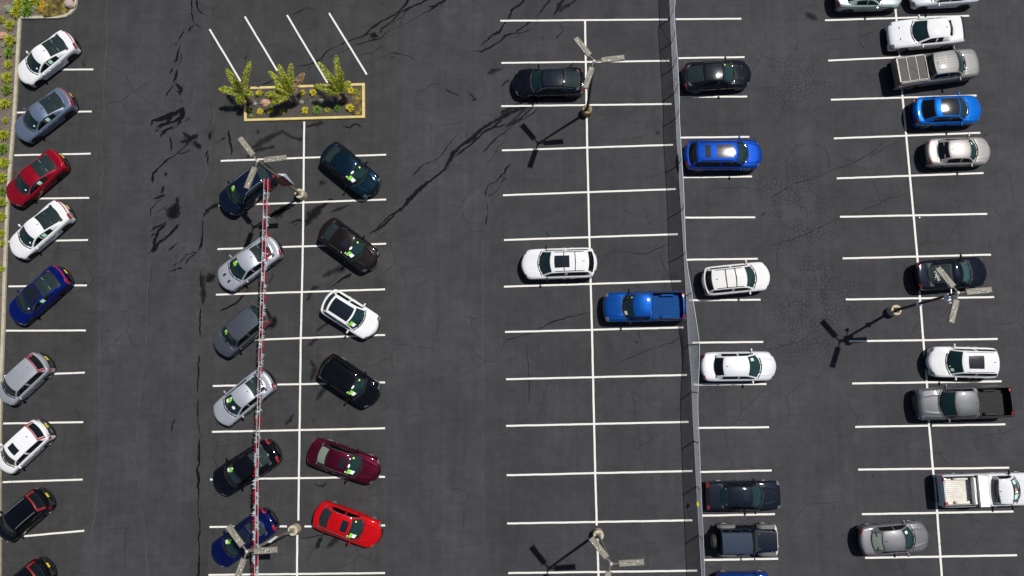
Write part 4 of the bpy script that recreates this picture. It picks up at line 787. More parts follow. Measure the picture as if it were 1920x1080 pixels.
# ------------------------------------------------------------------ lamp posts
tan = mat('tan_lamp_metal', (.20, .188, .15), .65, .0, noise=(.185, .172, .136), nscale=5)
rust = mat('rusty_steel', (.12, .050, .025), .8, noise=(.05, .030, .022), nscale=6)
conc = mat('concrete_footing', (.46, .41, .30), .85, noise=(.33, .28, .19), nscale=5, bump=.3)
concy = mat('stained_footing', (.34, .25, .13), .85, noise=(.13, .08, .04), nscale=6, bump=.3)
spot = mat('bird_dropping', (.75, .75, .70), .8)
def lamp(base, head, label, pole_m, foot_m, zh=8.2, foot_h=.7):
    b = at(*base); top = at(*head, zh); root = thing('lamp_post', label, 'lamp post', b, 0, 'parking lot lamp posts with three heads')
    rel = lambda v: Vector(v)-Vector((b.x, b.y, 0))
    f = MB(); f.lathe([(.335, 0), (.335, foot_h-.04), (.30, foot_h)], 28); f.obj('concrete_footing', foot_m, root)
    f = MB(); f.box((0, 0, foot_h+.02), (.34, .34, .04), b=.01)
    for x in (-.12, .12):
        for y in (-.12, .12): f.lathe([(.022, 0), (.022, .09), (.012, .10)], 6, Matrix.Translation((x, y, foot_h+.03)))
    f.obj('base_plate', pole_m, root); tp = rel(top)
    q = MB(); q.tube([Vector((0, 0, foot_h)), tp*.5+Vector((0, 0, foot_h*.5)), tp], [.095, .082, .062], 8); q.obj('pole', pole_m, root)
    hub = MB(); hub.lathe([(.07, -.22), (.09, -.18), (.09, .05), (.05, .09)], 10, Matrix.Translation(tp)); ho = hub.obj('hub', mat('pale_hub', (.4, .4, .38), .5), root)
    for k, an in enumerate((128, 5, 252)):
        d = Vector((math.cos(R(an)), math.sin(R(an)), 0)); mx = Matrix.Translation(tp) @ Matrix.Rotation(R(an), 4, 'Z') @ Matrix.Rotation(R(-3), 4, 'Y')
        h = MB(); h.box(None, (1.36, .37, .13), b=.02, mx=mx @ Matrix.Translation((1.06, 0, .02))); h.box(None, (.10, .30, .20), b=.02, mx=mx @ Matrix.Translation((1.66, 0, -.02)))
        h.box(None, (.34, .12, .10), b=.02, mx=mx @ Matrix.Translation((.26, 0, 0)))
        for _ in range(6): h.lathe([(random.uniform(.012, .03), 0), (.006, .004)], 7, mx @ Matrix.Translation((random.uniform(.5, 1.6), random.uniform(-.12, .12), .087)), 1)
        ho2 = h.obj('lamp_head', [tan, spot], root, angle=25)
        g = MB(); g.box(None, (1.15, .28, .02), mx=mx @ Matrix.Translation((1.06, 0, -.055))); g.obj('lamp_lens', M['lens'], ho2)
    return root, b, tp
lamp((1100, 211), (1114, 115), 'three-headed lamp post with a stained rusty footing beside the black sedan', mat('dark_grey_pole', (.055, .055, .052), .6, .3), concy)
r2, b2, t2 = lamp((567, 367), (483, 302), 'tan three-headed lamp post carrying the dark red sign and the garland', tan, conc)
r3, b3, t3 = lamp((1672, 583), (1796, 549), 'rusty lamp post with a white camera box at its head', rust, conc)
lamp((1121, 1000), (1146, 1057), 'tan lamp post without attachments at the bottom of the middle row', tan, conc)
r5, b5, t5 = lamp((555, 991), (463, 1034), 'tan lamp post with a striped banner at the bottom of the first row', tan, conc)
# camera box on the rusty post
p = t3*.87+Vector((b3.x, b3.y, 0)); cb = thing('security_camera', 'white camera box on the rusty lamp post below its heads', 'security camera', p)
q = MB(); q.box((0.10, -.12, 0), (.50, .42, .50), b=.03); q.obj('housing', mat('white_box', (.72, .73, .78), .4), cb)
q = MB(); q.lathe([(.10, -.10), (.13, 0), (.09, .10), (.02, .13)], 14, Matrix.Translation((.10, .52, .15))); q.tube([(.10, .10, .18), (.10, .50, .18)], .035, 6); q.obj('camera_dome', mat('white_dome', (.8, .8, .8), .3), cb)
q = MB(); q.box((0.10, -.42, .10), (.34, .10, .30), b=.02); q.obj('antenna', M['white'], cb)
p = t3*.42+Vector((b3.x, b3.y, .3)); q = MB(); q.box((p.x, p.y, p.z), (.26, .26, .34), b=.02); tag(q.obj('junction_box', mat('pale_box', (.62, .66, .74), .5)), 'small pale box clamped halfway up the rusty lamp post', 'junction box')
# ---- banners
bred = mat('dark_red_vinyl', (.20, .008, .016), .5, coat=.2); bwhite = mat('white_vinyl', (.5, .56, .62), .5)
def quad(name, pts, th, m, parent):
    a, b_, c, d = [Vector(p) for p in pts]; n = (b_-a).cross(d-a).normalized()*th; vs = [a, b_, c, d]; vs += [v-n for v in vs]
    return mk(name, vs, [(0, 1, 2, 3), (7, 6, 5, 4), (0, 4, 5, 1), (1, 5, 6, 2), (2, 6, 7, 3), (3, 7, 4, 0)], m, parent, smooth=False)
def banner(base, top, label, zt, zb_, red_px, white_px, ring):
    bn = thing('pole_banner', label, 'banner', (0, 0, 0))
    A = [at(*q) for q in red_px]; quad('front_panel', [Vector(v) for v in A], .02, bred, bn)
    fp = bn.children[0]; Bq = [at(*q) for q in white_px]; quad('side_panel', Bq, .02, bwhite, bn)
    if ring:
        a, b_, c, d = A; n = (b_-a).cross(d-a).normalized(); n = n if n.z > 0 or n.dot(cam.location-a) > 0 else -n
        q = MB(); k = 24
        def P(u, v): return a.lerp(b_, u).lerp(d.lerp(c, u), v)+n*.012
        for r0, r1 in ((.30, .37),):
            vs = [];
            for i in range(k): t = i*math.tau/k; vs += [P(.5+.95*r0*math.cos(t), .5+r0*.72*math.sin(t)), P(.5+.95*r1*math.cos(t), .5+r1*.72*math.sin(t))]
            q.add(vs, [(2*i, 2*i+1, (2*i+3) % (2*k), (2*i+2) % (2*k)) for i in range(k)])
        for u in (.36, .47, .58): q.add([P(u, .38), P(u+.055, .38), P(u+.10, .62), P(u+.045, .62)], [(0, 1, 2, 3)])
        q.obj('emblem', mat('pale_emblem', (.62, .62, .70), .5), fp, smooth=False)
    return bn
banner(None, None, 'dark red banner with a pale ring emblem on the post by the navy crossover', 0, 0,
       [(509, 332, 4.9), (531, 330, 4.9), (551.5, 347, 3.0), (529, 349, 3.0)], [(531, 330, 4.95), (521, 326.5, 5.1), (536, 326.5, 4.6), (551.5, 347, 3.05)], True)
banner(None, None, 'white and dark red banner seen edge-on along the bottom lamp post', 0, 0,
       [(516, 1009, 4.4), (521, 1005.5, 4.2), (537, 1001, 2.9), (531, 1005, 3.1)], [(500, 1017, 5.6), (516, 1005.5, 4.6), (521, 1006, 4.4), (507, 1018, 5.3)], False)
# ------------------------------------------------------------------ garlands
gred = mat('red_foil', (.38, .006, .02), .45, .1); gwhite = mat('white_foil', (.55, .57, .60), .4, .1)
def garland(pts, label, off, grow):
    """fringed pennant cord between the posts: the fringe alternates red and white in lengths of about 0.6 m"""
    root = thing('fringe_garland', label, 'garland', (0, 0, 0), 0, 'red and white fringed garlands between the lamp posts')
    P = [at(*p) for p in pts]; out = []
    for a, b in zip(P, P[1:]):
        n = int((b-a).length/.035)
        for i in range(n):
            t = i/n; q = a.lerp(b, t); out.append(q+off)
    out.append(P[-1]+off); MB().tube(out[::6]+[out[-1]], .011, 4).obj('cord', gwhite, root)
    rd, wh = MB(), MB(); n = len(out); s = 0; seg = 0; red = False
    for i, q in enumerate(out[:-1]):
        s += .035
        if s > seg: s = 0; seg = random.uniform(.45, .8); red = not red
        g = grow(i/n)
        for _ in range(2 if g > .5 else 1):
            l_ = random.uniform(.20, .32); lean = random.gauss(-.12*g, .045); yy = random.gauss(-.03, .05)
            w_ = random.uniform(.016, .032); e = q+Vector((lean*1.5, yy, -l_)); m_ = q.lerp(e, .5)+Vector((lean*.25, 0, 0)); h_ = Vector((w_*.4, w_, 0))
            (rd if red else wh).add([q-h_, q+h_, m_+h_, m_-h_, e+h_*.8, e-h_*.8], [(0, 1, 2, 3), (3, 2, 4, 5)])
    tag(rd.obj('red_fringe', gred, root, smooth=False), kind='stuff'); tag(wh.obj('white_fringe', gwhite, root, smooth=False), kind='stuff')
z = 6.8
gx = herm([(335, 495), (450, 492), (560, 488.5), (660, 485.5), (780, 482), (900, 479.5), (1025, 478), (1160, 476.5)]); gy_ = herm([(335, 503), (480, 498), (600, 493), (690, 490), (800, 487), (900, 484.5), (1025, 484.5), (1160, 484)])
ys_ = list(range(335, 1161, 25))
garland([(gx(y), y, z) for y in ys_], 'left strand of the red and white fringed garland across the first row', Vector((0, 0, 0)), lambda t: max(0, min(1, (t-.42)*4)))
garland([(gy_(y), y, z) for y in ys_], 'right strand of the red and white fringed garland, tied at the red banner', Vector((0, 0, .05)), lambda t: max(0, min(1, (t-.42)*4)))
# small flags clipped to car windows
def flag(px, py, z, label, rz):
    p = at(px, py, z); r = thing('window_flag', label, 'small flag', p, rz, 'small flags clipped to car windows')
    MB().tube([(0, 0, -.22), (0, 0, .10)], .008, 5).obj('staff', M['white'], r)
    b = MB(); vs = []
    for i in range(5): x = i*.065; y = .04*math.sin(i*1.8); vs += [(x, y, .09), (x, y-.07, -.06)]
    b.add(vs, [(2*i, 2*i+1, 2*i+3, 2*i+2) for i in range(4)], 0); b.m = [1, 0, 0, 0]; b.obj('cloth', [mat('flag_red', (.62, .25, .25), .7), mat('flag_blue', (.15, .15, .5), .7)], r, smooth=False)
flag(464, 350, 1.35, 'tiny red and blue flag on the window of the navy crossover', R(200))
flag(467, 499, 1.32, 'tiny red and blue flag on the window of the silver vented crossover', R(130))
flag(464, 751, 1.32, 'tiny red and blue flag on the window of the silver sedan', R(160))
flag(467, 887, 1.30, 'tiny red flag on the window of the black estate car', R(150))
flag(649, 429, 1.35, 'tiny red and white flag on the window of the dark bronze sedan', R(-50))
flag(633, 962, 1.30, 'tiny white and blue flag on the window of the bright red sedan', R(-10))
# ------------------------------------------------------------------ chain link fence
galv = mat('galvanised_wire', (.82, .84, .88), .6, .0); gpost = mat('galvanised_post', (.30, .31, .33), .5, .4)
fb = herm([(-60, 1252), (0, 1255), (100, 1259.5), (207, 1266), (260, 1268.5), (340, 1273.4), (440, 1280), (477, 1282), (555, 1286), (640, 1290.5), (715, 1296), (759, 1297.7), (840, 1302), (912, 1305.5), (1003, 1310.7), (1080, 1315), (1150, 1319)])
fe = herm([(-60, 2.0), (30, 1.0), (45, -1.5), (130, 0), (205, -1.0), (225, -2.5), (340, -2.5), (477, -6), (555, 1), (600, 6), (645, 9.5), (715, 3), (759, 0), (840, -1), (1003, -3), (1150, -5)])   # lean of the top in photo pixels
fence = thing('chain_link_fence', 'long chain link fence that divides the lot, leaning outward near its middle', 'fence', (0, 0, 0))
hf = 1.9
def fpt(y, t):   # point of the fence above the ground point at photo row y, t = height fraction
    g = at(fb(y), y); lean = fe(y)/29; return Vector((g.x+lean*t*t, g.y, hf*t))
posts = [-50, 35, 82, 129, 176, 223, 310, 395, 477, 555, 647, 735, 827, 912, 1003, 1095]
for y in posts:
    q = MB(); q.tube([fpt(y, 0), fpt(y, .5), fpt(y, 1)+Vector((0, 0, .04))], .032, 8); q.lathe([(.038, 0), (.03, .05), (.005, .06)], 8, Matrix.Translation(fpt(y, 1)+Vector((0, 0, .02)))); q.obj('fence_post', gpost, fence)
ys = [-55+i*8 for i in range(150)]; ys = [y for y in ys if y <= 1120]
for t, r, nm in ((1.0, .020, 'top_rail'), (.04, .008, 'bottom_wire')): MB().tube([fpt(y, t) for y in ys], r, 6).obj(nm, gpost, fence)
# stays between top and foot near the gate end
for y0, y1 in ((82, 129), (35, 82)):
    MB().tube([fpt(y0, .95), fpt(y1, .08)], .018, 6).obj('brace', gpost, fence)
# woven wire: zigzag strands
arc = [0]; step = [fpt(-55+i*2, 0) for i in range(589)]
for a, b in zip(step, step[1:]): arc.append(arc[-1]+(b-a).length)
def y_of(s):
    lo, hi = 0, len(arc)-1
    while hi-lo > 1:
        m = (lo+hi)//2
        if arc[m] < s: lo = m
        else: hi = m
    return -55+2*(lo+(s-arc[lo])/max(1e-6, arc[hi]-arc[lo]))
cell = .085; wr = .0052; mesh = MB(); nz = int(hf/cell*1.0); ns = int(arc[-1]/cell); vs, fs = [], []
for i in range(ns):
    base = len(vs); s0 = i*cell; pts = []
    for k in range(nz*2+1):
        t = k/(nz*2); s = s0+(cell if k % 2 else 0)+(cell*0 if i % 2 == 0 else 0); s = min(arc[-1]-.01, s); pts.append(fpt(y_of(s), t*.985+.01)+Vector((.006 if k % 2 else -.006, 0, 0)))
    for p_ in pts: vs += [p_+Vector((wr, 0, 0)), p_+Vector((-wr*.6, wr*1.1, 0)), p_+Vector((-wr*.6, -wr*1.1, 0))]
    for k in range(len(pts)-1):
        a = base+3*k
        for j in range(3): fs.append((a+j, a+(j+1) % 3, a+3+(j+1) % 3, a+3+j))
mk('wire_mesh', vs, fs, galv, fence, smooth=True, angle=180)
q = MB(); yt = fpt(940, .55)
for i in range(7): a = i*.9; q.tube([yt+Vector((-.05, 0, 0)), yt+Vector((-.16-.05*math.cos(a), .12*math.sin(a), .10*math.cos(a*1.3))), yt+Vector((-.20, .16*math.sin(a+.5), -.12))], [.02, .035, .01], 5)
tag(q.obj('ribbon', mat('yellow_ribbon', (.75, .62, .03), .6)), 'crumpled yellow ribbon tied to the chain link fence', 'ribbon')
# ------------------------------------------------------------------ left planting bed and kerb
soil = mat('bark_mulch_soil', (.20, .155, .12), .95, noise=(.055, .045, .038), nscale=14, bump=.8)
t_ = soil.node_tree
kerbm = mat('concrete_kerb', (.42, .385, .29), .85, noise=(.30, .27, .20), nscale=3, bump=.2)
def sweep(name, pts, prof, m, kind=None, closed=False):
    """extrude a (offset, height) profile along pts"""
    P = [Vector(p) for p in pts]; n = len(P); vs = []; k = len(prof)
    for i, p in enumerate(P):
        a = P[(i-1) % n] if closed or i else p; b = P[(i+1) % n] if closed or i < n-1 else p
        d1 = (p-a).normalized() if (p-a).length > 1e-6 else (b-p).normalized(); d2 = (b-p).normalized() if (b-p).length > 1e-6 else d1
        n1 = Vector((-d1.y, d1.x, 0)); n2 = Vector((-d2.y, d2.x, 0)); bi = (n1+n2).normalized(); s = 1/max(.4, bi.dot(n1))
        for o_, h_ in prof: vs.append(Vector((p.x, p.y, 0))+bi*o_*s+Vector((0, 0, h_)))
    fs = [(i*k+j, i*k+j+1, ((i+1) % n)*k+j+1, ((i+1) % n)*k+j) for i in range(n if closed else n-1) for j in range(k-1)]
    if not closed: fs += [tuple(range(k-1, -1, -1)), tuple(range((n-1)*k, n*k))]
    return mk(name, vs, fs, m, smooth=False)
kl = [(3, 1200), (3, 1080), (3, 900), (4, 800), (7, 700), (11, 600), (13, 520), (16, 440), (19, 370), (25, 290), (31, 220), (37, 110), (41, 37), (75, 36.5), (110, 36), (124, 34), (134, 28), (143, 18), (146, 5), (143, -30)]
K = [at(*p) for p in kl]
def inner(pts, off):
    out = []
    for i, p in enumerate(pts):
        a = pts[max(0, i-1)]; b = pts[min(len(pts)-1, i+1)]; d = (b-a).normalized(); out.append(p+Vector((-d.y, d.x, 0))*off)
    return out
kp = [(0, -.01), (.015, .13), (.035, .15), (.20, .15), (.22, .13), (.22, .02)]
tag(sweep('kerb', K, kp, kerbm), kind='structure')
inn = inner(K, .20); bedv = [Vector((v.x, v.y, .10)) for v in inn]; far = [Vector((-60, at(0, -30).y, .10)), Vector((-60, at(0, 1200).y, .10))]
tag(mk('planting_bed', bedv+far, [tuple(range(len(bedv)+2))], soil, smooth=False), kind='structure')
tag(mk('footpath', [Vector((v[0], v[1], .13)) for v in (at(-300, -20), at(30, -60), at(27, 1), at(-300, 9))], [(3, 2, 1, 0)], kerbm, smooth=False), kind='structure')
# yellow kerb island
yel = mat('yellow_kerb_paint', (.60, .48, .18), .7, noise=(.46, .36, .14), nscale=2.5); yt_ = yel.node_tree.nodes['Color Ramp'] if 'Color Ramp' in yel.node_tree.nodes else None
isl = [at(457, 227.5, .15), at(684, 221, .15), at(683.5, 155, .15), at(456, 162.5, .15)]
tag(sweep('island_kerb', isl, [(0, -.01), (.012, .125), (.035, .15), (.17, .15), (.19, .13), (.19, .03)], yel, closed=True), kind='structure')
ii = [Vector((p.x, p.y, 0)) for p in isl]; cc = sum(ii, Vector())/4; dsoil = mat('dark_mulch', (.085, .070, .060), .95, noise=(.03, .026, .024), nscale=16, bump=.8)
tag(mk('island_soil', [v+(cc-v).normalized()*.22+Vector((0, 0, .11)) for v in ii], [(0, 1, 2, 3)], dsoil, smooth=False), kind='structure')
# ------------------------------------------------------------------ plants
def leafmat(name, dark, mid, light, ns=9):
    m = mat(name, mid, .55); t = m.node_tree; b = t.nodes['Principled BSDF']; b.inputs['Specular IOR Level'].default_value = .3
    c = N(t, 'ShaderNodeTexCoord'); n = N(t, 'ShaderNodeTexNoise', i_Scale=float(ns), i_Detail=3.0); r = N(t, 'ShaderNodeValToRGB'); e = r.color_ramp.elements
    e[0].position = .33; e[0].color = (*dark, 1); e[1].position = .68; e[1].color = (*light, 1); x = e.new(.5); x.color = (*mid, 1)
    t.links.new(c.outputs['Object'], n.inputs['Vector']); t.links.new(n.outputs[0], r.inputs[0]); t.links.new(r.outputs[0], b.inputs['Base Color']); return m
LY = leafmat('yellow_green_blades', (.12, .16, .012), (.26, .30, .018), (.46, .44, .03)); LG = leafmat('green_blades', (.05, .11, .015), (.11, .20, .02), (.24, .32, .03))
LP = leafmat('palm_leaflets', (.03, .075, .015), (.20, .26, .02), (.60, .48, .05), 8); LG2 = leafmat('grey_green_leaves', (.12, .16, .10), (.24, .29, .19), (.38, .42, .30)); LO = leafmat('orange_leaves', (.18, .12, .01), (.42, .22, .02), (.55, .36, .03))
LYY = leafmat('yellow_leaves', (.28, .24, .01), (.52, .44, .02), (.66, .56, .05)); LBR = leafmat('dry_palm_leaflets', (.14, .08, .04), (.30, .20, .10), (.44, .34, .24), 5)
def blades(n, r, h, w_=.022):
    b = MB()
    for i in range(n):
        a = random.uniform(0, math.tau); rr = r*random.uniform(.35, 1.08); hh = h*random.uniform(.6, 1.1)*(1.15-.5*rr/r); d = Vector((math.cos(a), math.sin(a), 0)); s = Vector((-d.y, d.x, 0))*w_*random.uniform(.7, 1.3)
        o = d*random.uniform(0, r*.15); p = [o, o+d*rr*.35+Vector((0, 0, hh*.8)), o+d*rr*.75+Vector((0, 0, hh*1.0)), o+d*rr+Vector((0, 0, hh*.72))]; wd = (.8, 1, .7, .08)
        vs = [];
        for q_, k in zip(p, wd): vs += [q_+s*k, q_-s*k]
        b.add(vs, [(2*i_, 2*i_+1, 2*i_+3, 2*i_+2) for i_ in range(3)])
    return b
def ballleaf(n, r, h, sz=.05):
    b = MB()
    for i in range(n):
        a = random.uniform(0, math.tau); ph = math.acos(random.uniform(0, 1)); rr = r*random.uniform(.75, 1.05)
        p = Vector((rr*math.sin(ph)*math.cos(a), rr*math.sin(ph)*math.sin(a), h*math.cos(ph)*random.uniform(.8, 1.05))); u = Vector((random.gauss(0, 1), random.gauss(0, 1), random.gauss(0, .6))).normalized(); v = u.cross(p.normalized()+Vector((0, 0, .3))).normalized()
        b.add([p-u*sz, p+v*sz*.4, p+u*sz, p-v*sz*.4], [(0, 1, 2, 3)])
    return b
PROT = {}
def plant(px, py, key, label, scale=1.0, z=.11, group='spiky shrubs in the left planting bed'):
    if key not in PROT:
        k = key.split('_')[0]
        bb = blades(120, .44, .42) if k in ('y', 'g') else (blades(90, .30, .30, .018) if k == 'yy' else ballleaf(520, .30, .30))
        m = {'y': LY, 'g': LG, 'yy': LYY, 'b': LG2, 'o': LO}[k]
        if k == 'o': bb = ballleaf(600, .34, .3, .06)
        ob = bb.obj('shrub', m, smooth=False); PROT[key] = ob.data; bpy.data.objects.remove(ob)
    o = bpy.data.objects.new('shrub', PROT[key]); C.objects.link(o); o.location = at(px, py, z+.2); o.location.z = z; o.rotation_euler = (0, 0, random.uniform(0, 6.28)); o.scale = (scale, scale, scale*random.uniform(.85, 1.1))
    return tag(o, label, 'shrub', group)
order = ['first', 'second', 'third', 'fourth', 'fifth', 'sixth', 'seventh', 'eighth', 'ninth', 'tenth', 'eleventh', 'twelfth', 'thirteenth', 'fourteenth', 'fifteenth', 'sixteenth', 'seventeenth', 'eighteenth', 'nineteenth', 'twentieth']
lb = [(17, 46, 1.0, 'y_1'), (18, 75, 1.12, 'y_2'), (16, 98, 1.0, 'g_1'), (14, 120, .8, 'y_3'), (11, 145, 1.05, 'y_1'), (12, 167, 1.0, 'g_2'), (9, 194, 1.05, 'y_2'), (8, 225, .55, 'y_3'), (6, 252, 1.0, 'y_1'), (4, 278, 1.0, 'g_1'), (6, 305, 1.0, 'y_2'), (3, 333, .95, 'y_3'), (2, 358, .9, 'g_2'), (3, 380, .95, 'y_1'), (1, 405, .9, 'y_2'), (1, 437, .7, 'y_3'), (2, 456, .6, 'y_1'), (1, 505, .6, 'y_2')]
for i, (x, y, s, k) in enumerate(lb): plant(x, y, k, f'yellow-green spiky shrub, {order[i]} down the left bed from its corner' if k[0] == 'y' else f'darker green spiky shrub, {order[i]} down the left bed from its corner', s)
for x, y, s, k, lab in ((30, 22, 1.15, 'y_1', 'large yellow spiky shrub right of the pale grey bush in the top left bed'), (50, 20, 1.15, 'g_1', 'green spiky shrub left of the orange bush in the top left bed'), (35, 4, 1.1, 'y_2', 'yellow-green shrub at the top edge near the footpath corner'), (52, 3, 1.1, 'g_2', 'green shrub at the top edge right of the yellow-green one'), (66, 1, 1.1, 'y_3', 'yellow-green shrub at the top edge beside the orange bushes'), (0, 36, .7, 'y_3', 'yellow-green shrub cut by the left edge at the top')):
    plant(x, y, k, lab, s)
plant(12, 15, 'b_1', 'round pale grey-green bush in the top left corner bed', 1.0); plant(64, 12, 'b_2', 'small pale grey-green bush between the green shrubs at the top left', .8); plant(3, 83, 'b_1', 'small pale bush against the left edge below the pink rock', .6); plant(5, 48, 'b_2', 'small pale bush left of the first spiky shrub', .5)
plant(76, 15, 'o_1', 'orange and yellow leafy bush in the top left bed', 1.0); plant(76, 5, 'o_2', 'red-orange bush at the top edge of the left bed', .75)
# spreading ground cover at the kerb corner
gc = MB(); poly = [(86, 34), (84, -8), (142, -8), (142, 12), (128, 27), (112, 31)]
def inside(x, y, pl):
    c = False; j = len(pl)-1
    for i in range(len(pl)):
        if (pl[i][1] > y) != (pl[j][1] > y) and x < (pl[j][0]-pl[i][0])*(y-pl[i][1])/(pl[j][1]-pl[i][1])+pl[i][0]: c = not c
        j = i
    return c
def cover(poly, n, name, m, z0=.10, hz=.22, sz=.055, kerb=None):
    b = MB(); xs_ = [p[0] for p in poly]; ys_ = [p[1] for p in poly]; k = 0
    while k < n:
        x, y = random.uniform(min(xs_), max(xs_)), random.uniform(min(ys_), max(ys_))
        if not inside(x, y, poly): continue
        k += 1; p = at(x, y); hh = z0+hz*(.5+.5*math.sin(p.x*2.1+1)*math.cos(p.y*2.7))*random.uniform(.7, 1.1); p.z = hh
        u = Vector((random.gauss(0, 1), random.gauss(0, 1), random.gauss(0, .45))).normalized(); v = u.cross(Vector((0, 0, 1))).normalized()
        b.add([p-u*sz, p+v*sz*.5, p+u*sz, p-v*sz*.5], [(0, 1, 2, 3)])
    return tag(b.obj(name, m, smooth=False), kind='stuff')
GCM = leafmat('ground_cover_leaves', (.06, .035, .012), (.13, .095, .025), (.30, .26, .04), 3)
tag(cover(poly, 5200, 'ground_cover', GCM), 'low brown-green ground cover filling the kerb corner at the top left', 'ground cover')
isl_poly = [(664, 172), (678, 164), (679, 217), (662, 216), (657, 212), (660, 190)]
tag(cover(isl_poly, 2200, 'ground_cover', GCM, .12, .10, .035), 'low speckled ground cover at the right end of the yellow island', 'ground cover')
# rocks
def rock(px, py, s, m, label, z=.10):
    b = MB(); n = 9; p = at(px, py, z); prof = []
    vs = []; fs = []
    for i in range(6):
        ph = math.pi*(i+.5)/6*.5
        for k in range(n): a = k*math.tau/n; rr = s*math.cos(ph*.98)*random.uniform(.75, 1.15); vs.append((rr*math.cos(a), rr*.8*math.sin(a), s*.8*math.sin(ph)*random.uniform(.9, 1.05)-.03))
    for i in range(5):
        for k in range(n): fs.append((i*n+k, i*n+(k+1) % n, (i+1)*n+(k+1) % n, (i+1)*n+k))
    fs.append(tuple(range(5*n, 6*n))); b.add(vs, fs); o = b.obj('rock', m, angle=25); o.location = p; tag(o, label, 'rock', 'rocks among the planting')
pk = mat('pink_rock', (.48, .28, .19), .9, noise=(.34, .19, .13), nscale=5); gy = mat('grey_rock', (.40, .38, .36), .9, noise=(.22, .21, .21), nscale=6)
rock(131, 8, .42, mat('mauve_rock', (.45, .35, .32), .9, noise=(.30, .22, .20)), 'mauve rock in the ground cover at the kerb corner', .22); rock(5, 68, .40, pk, 'pink rock beside the left edge'); rock(497, 193, .36, pk, 'pink rock between the first two palms'); rock(643, 187, .30, mat('brown_rock', (.34, .19, .14), .9, noise=(.22, .12, .09)), 'brown-pink rock under the rightmost palm'); rock(550, 187, .30, gy, 'grey rock at the foot of the middle palm', .1); rock(479, 195, .18, gy, 'small pale rock at the foot of the white pole')
# island shrubs
G2 = 'small shrubs on the yellow kerb island'
for x, y, k, s, lab in ((485, 174, 'yy_1', .9, 'yellow shrub at the upper left of the island, right of the first palm'), (503, 177, 'yy_2', .8, 'yellow shrub half hidden left of the middle palm'), (566, 173, 'yy_1', .8, 'yellow shrub just right of the middle palm'), (586, 173, 'yy_2', .95, 'yellow shrub in the upper row left of the rightmost palm'), (657, 169, 'yy_1', .95, 'yellow shrub near the top right corner of the island'), (665, 170, 'y_3', .5, 'olive shrub in the top right corner of the island'),
    (486, 208, 'yy_2', .85, 'yellow shrub in the lower row, under the pink rock'), (506, 206, 'y_1', .7, 'olive shrub in the lower row, second from the left'), (529, 207, 'y_2', .55, 'small green-yellow shrub in the lower row in the palm shade'), (571, 206, 'yy_1', .95, 'bright yellow shrub at the middle of the lower row'), (593, 205, 'g_1', .8, 'largest green shrub of the lower island row'), (613, 204, 'y_3', .55, 'olive shrub right of the large green one'), (632, 201, 'g_2', .65, 'green shrub under the rightmost palm'), (655, 202, 'yy_2', 1.05, 'bright yellow shrub at the right end of the lower row'), (468, 205, 'y_2', .45, 'sparse shrub at the left end of the island'), (470, 216, 'y_1', .3, 'tiny shrub in the lower left corner of the island')):
    plant(x, y, k, lab, s, group=G2)
for x, y, lab, s in ((583, 189, 'round pale succulent in the middle of the island', .42), (601, 187, 'larger round pale succulent right of the first one', .5), (622, 187, 'faint pale succulent left of the brown-pink rock', .4), (521, 191, 'pale succulent in the shade left of the middle palm', .4), (564, 190, 'grey ball plant right of the grey rock', .5), (490, 190, 'pale green tuft left of the pink island rock', .4)): plant(x, y, 'b_3', lab, s, group=G2)
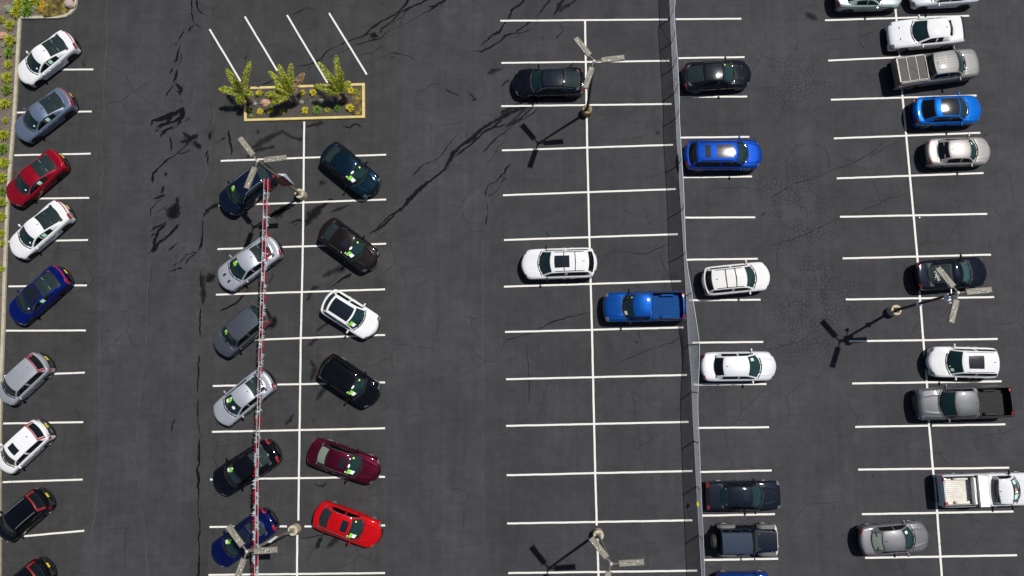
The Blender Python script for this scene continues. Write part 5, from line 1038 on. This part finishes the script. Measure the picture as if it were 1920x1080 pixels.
def palm(base, crown, tips, label, dry=()):
    b = at(*base, .1); c = at(*crown); root = thing('palm_tree', label, 'palm tree', (b.x, b.y, .08), 0, 'young palms on the yellow kerb island'); o = Vector((b.x, b.y, .08)); cv = c-o
    q = MB(); pts = [Vector((0, 0, 0)), cv*.5, cv]; q.tube(pts, [.17, .13, .09], 9)
    for i in range(26):
        t = i/26; p = cv*t; a = i*2.4; d = Vector((math.cos(a), math.sin(a), 0)); q.tube([p+d*.10, p+d*.22+Vector((0, 0, .10))], [.035, .01], 4)
    q.obj('trunk', mat('palm_trunk', (.10, .075, .05), .9, noise=(.05, .038, .028)), root)
    for k, tip in enumerate(tips):
        e = at(*tip)-o; m_ = (cv+e)/2+Vector((0, 0, .28)); f = MB(); n = 58; P = []
        for i in range(n+1): t = i/n; P.append(cv*(1-t)**2+m_*2*t*(1-t)+e*t*t)
        f.tube(P[::6]+[P[-1]], [.022]*(len(P[::6]))+[.006], 4)
        for i in range(5, n+1):
            t = i/n; d = (P[min(i+1, n)]-P[i-1]).normalized(); sd = d.cross(Vector((0, 0, 1))).normalized(); up = sd.cross(d)
            L_ = .31*math.sin(math.pi*min(1, t*.80+.20))**.6+.05
            for sg in (1, -1):
                for rep in range(2):
                    an = random.uniform(-.5, 1.15); lv = (d*random.uniform(.35, .75)+sd*sg*math.cos(an)+up*math.sin(an)).normalized()*L_*random.uniform(.75, 1.1); w_ = d.cross(lv).normalized().cross(lv).normalized()*.015
                    s0 = P[i]; s1 = s0+lv*.55; s2 = s0+lv+Vector((0, 0, -.05)); f.add([s0-w_*.5, s0+w_*.5, s1+w_, s1-w_, s2], [(0, 1, 2, 3), (3, 2, 4)])
        f.obj('frond', LBR if k in dry else LP, root, smooth=False)
palm((470, 193), (456, 176, 1.5), [(424, 129, 2.6), (469, 115, 2.7), (410, 167, 2.1), (440, 150, 2.9), (474, 178, 1.9), (448, 196, 1.2)], 'leftmost young palm overhanging the left end of the yellow island')
palm((557, 194), (546, 178, 1.5), [(504, 134, 2.5), (522, 121, 2.7), (546, 119, 2.7), (570, 137, 2.2), (497, 178, 1.9), (507, 195, 1.5), (532, 140, 2.9), (516, 160, 2.4)], 'middle young palm with one dry frond on the yellow island', dry=(3,))
palm((649, 190), (639, 174, 1.5), [(597, 117, 2.7), (630, 103, 2.8), (588, 160, 1.9), (641, 133, 2.9), (657, 154, 1.9), (612, 172, 1.6), (618, 142, 2.7)], 'rightmost young palm of the three on the yellow island')
# white pole and blue tag in the island
q = MB(); q.tube([at(483, 195, .1), at(459, 173, 2.2)], [.022, .014], 6); tag(q.obj('thin_pole', M['white']), 'thin white pole leaning beside the leftmost palm', 'pole')
sg_ = thing('stake_sign', 'small blue sign on a stake above the top edge of the island', 'sign', at(495, 178, .1)); e = at(483, 162, 1.25)-at(495, 178, .1)
MB().tube([(0, 0, 0), e], .014, 5).obj('stake', M['trim'], sg_); q = MB(); q.box((e.x, e.y, e.z), (.24, .05, .16), b=.01, rz=R(-8)); q.obj('sign_plate', mat('blue_sign', (.12, .20, .42), .5), sg_)
q = MB(); q.box((0, 0, .35), (.30, .06, .45), b=.01, rz=R(-30)); q.tube([(0, 0, 0), (0, 0, .3)], .02, 5); o = q.obj('ground_sign', M['white'], smooth=False); o.location = at(1, 103, .1); tag(o, 'small white sign standing in the bed at the left edge', 'sign')
o = MB().lathe([(.05, 0), (.045, .03), (.01, .035)], 10).obj('road_stud', M['white']); o.location = at(1724, 408, 0); tag(o, 'white stud on the asphalt right of the far parking line', 'road stud')
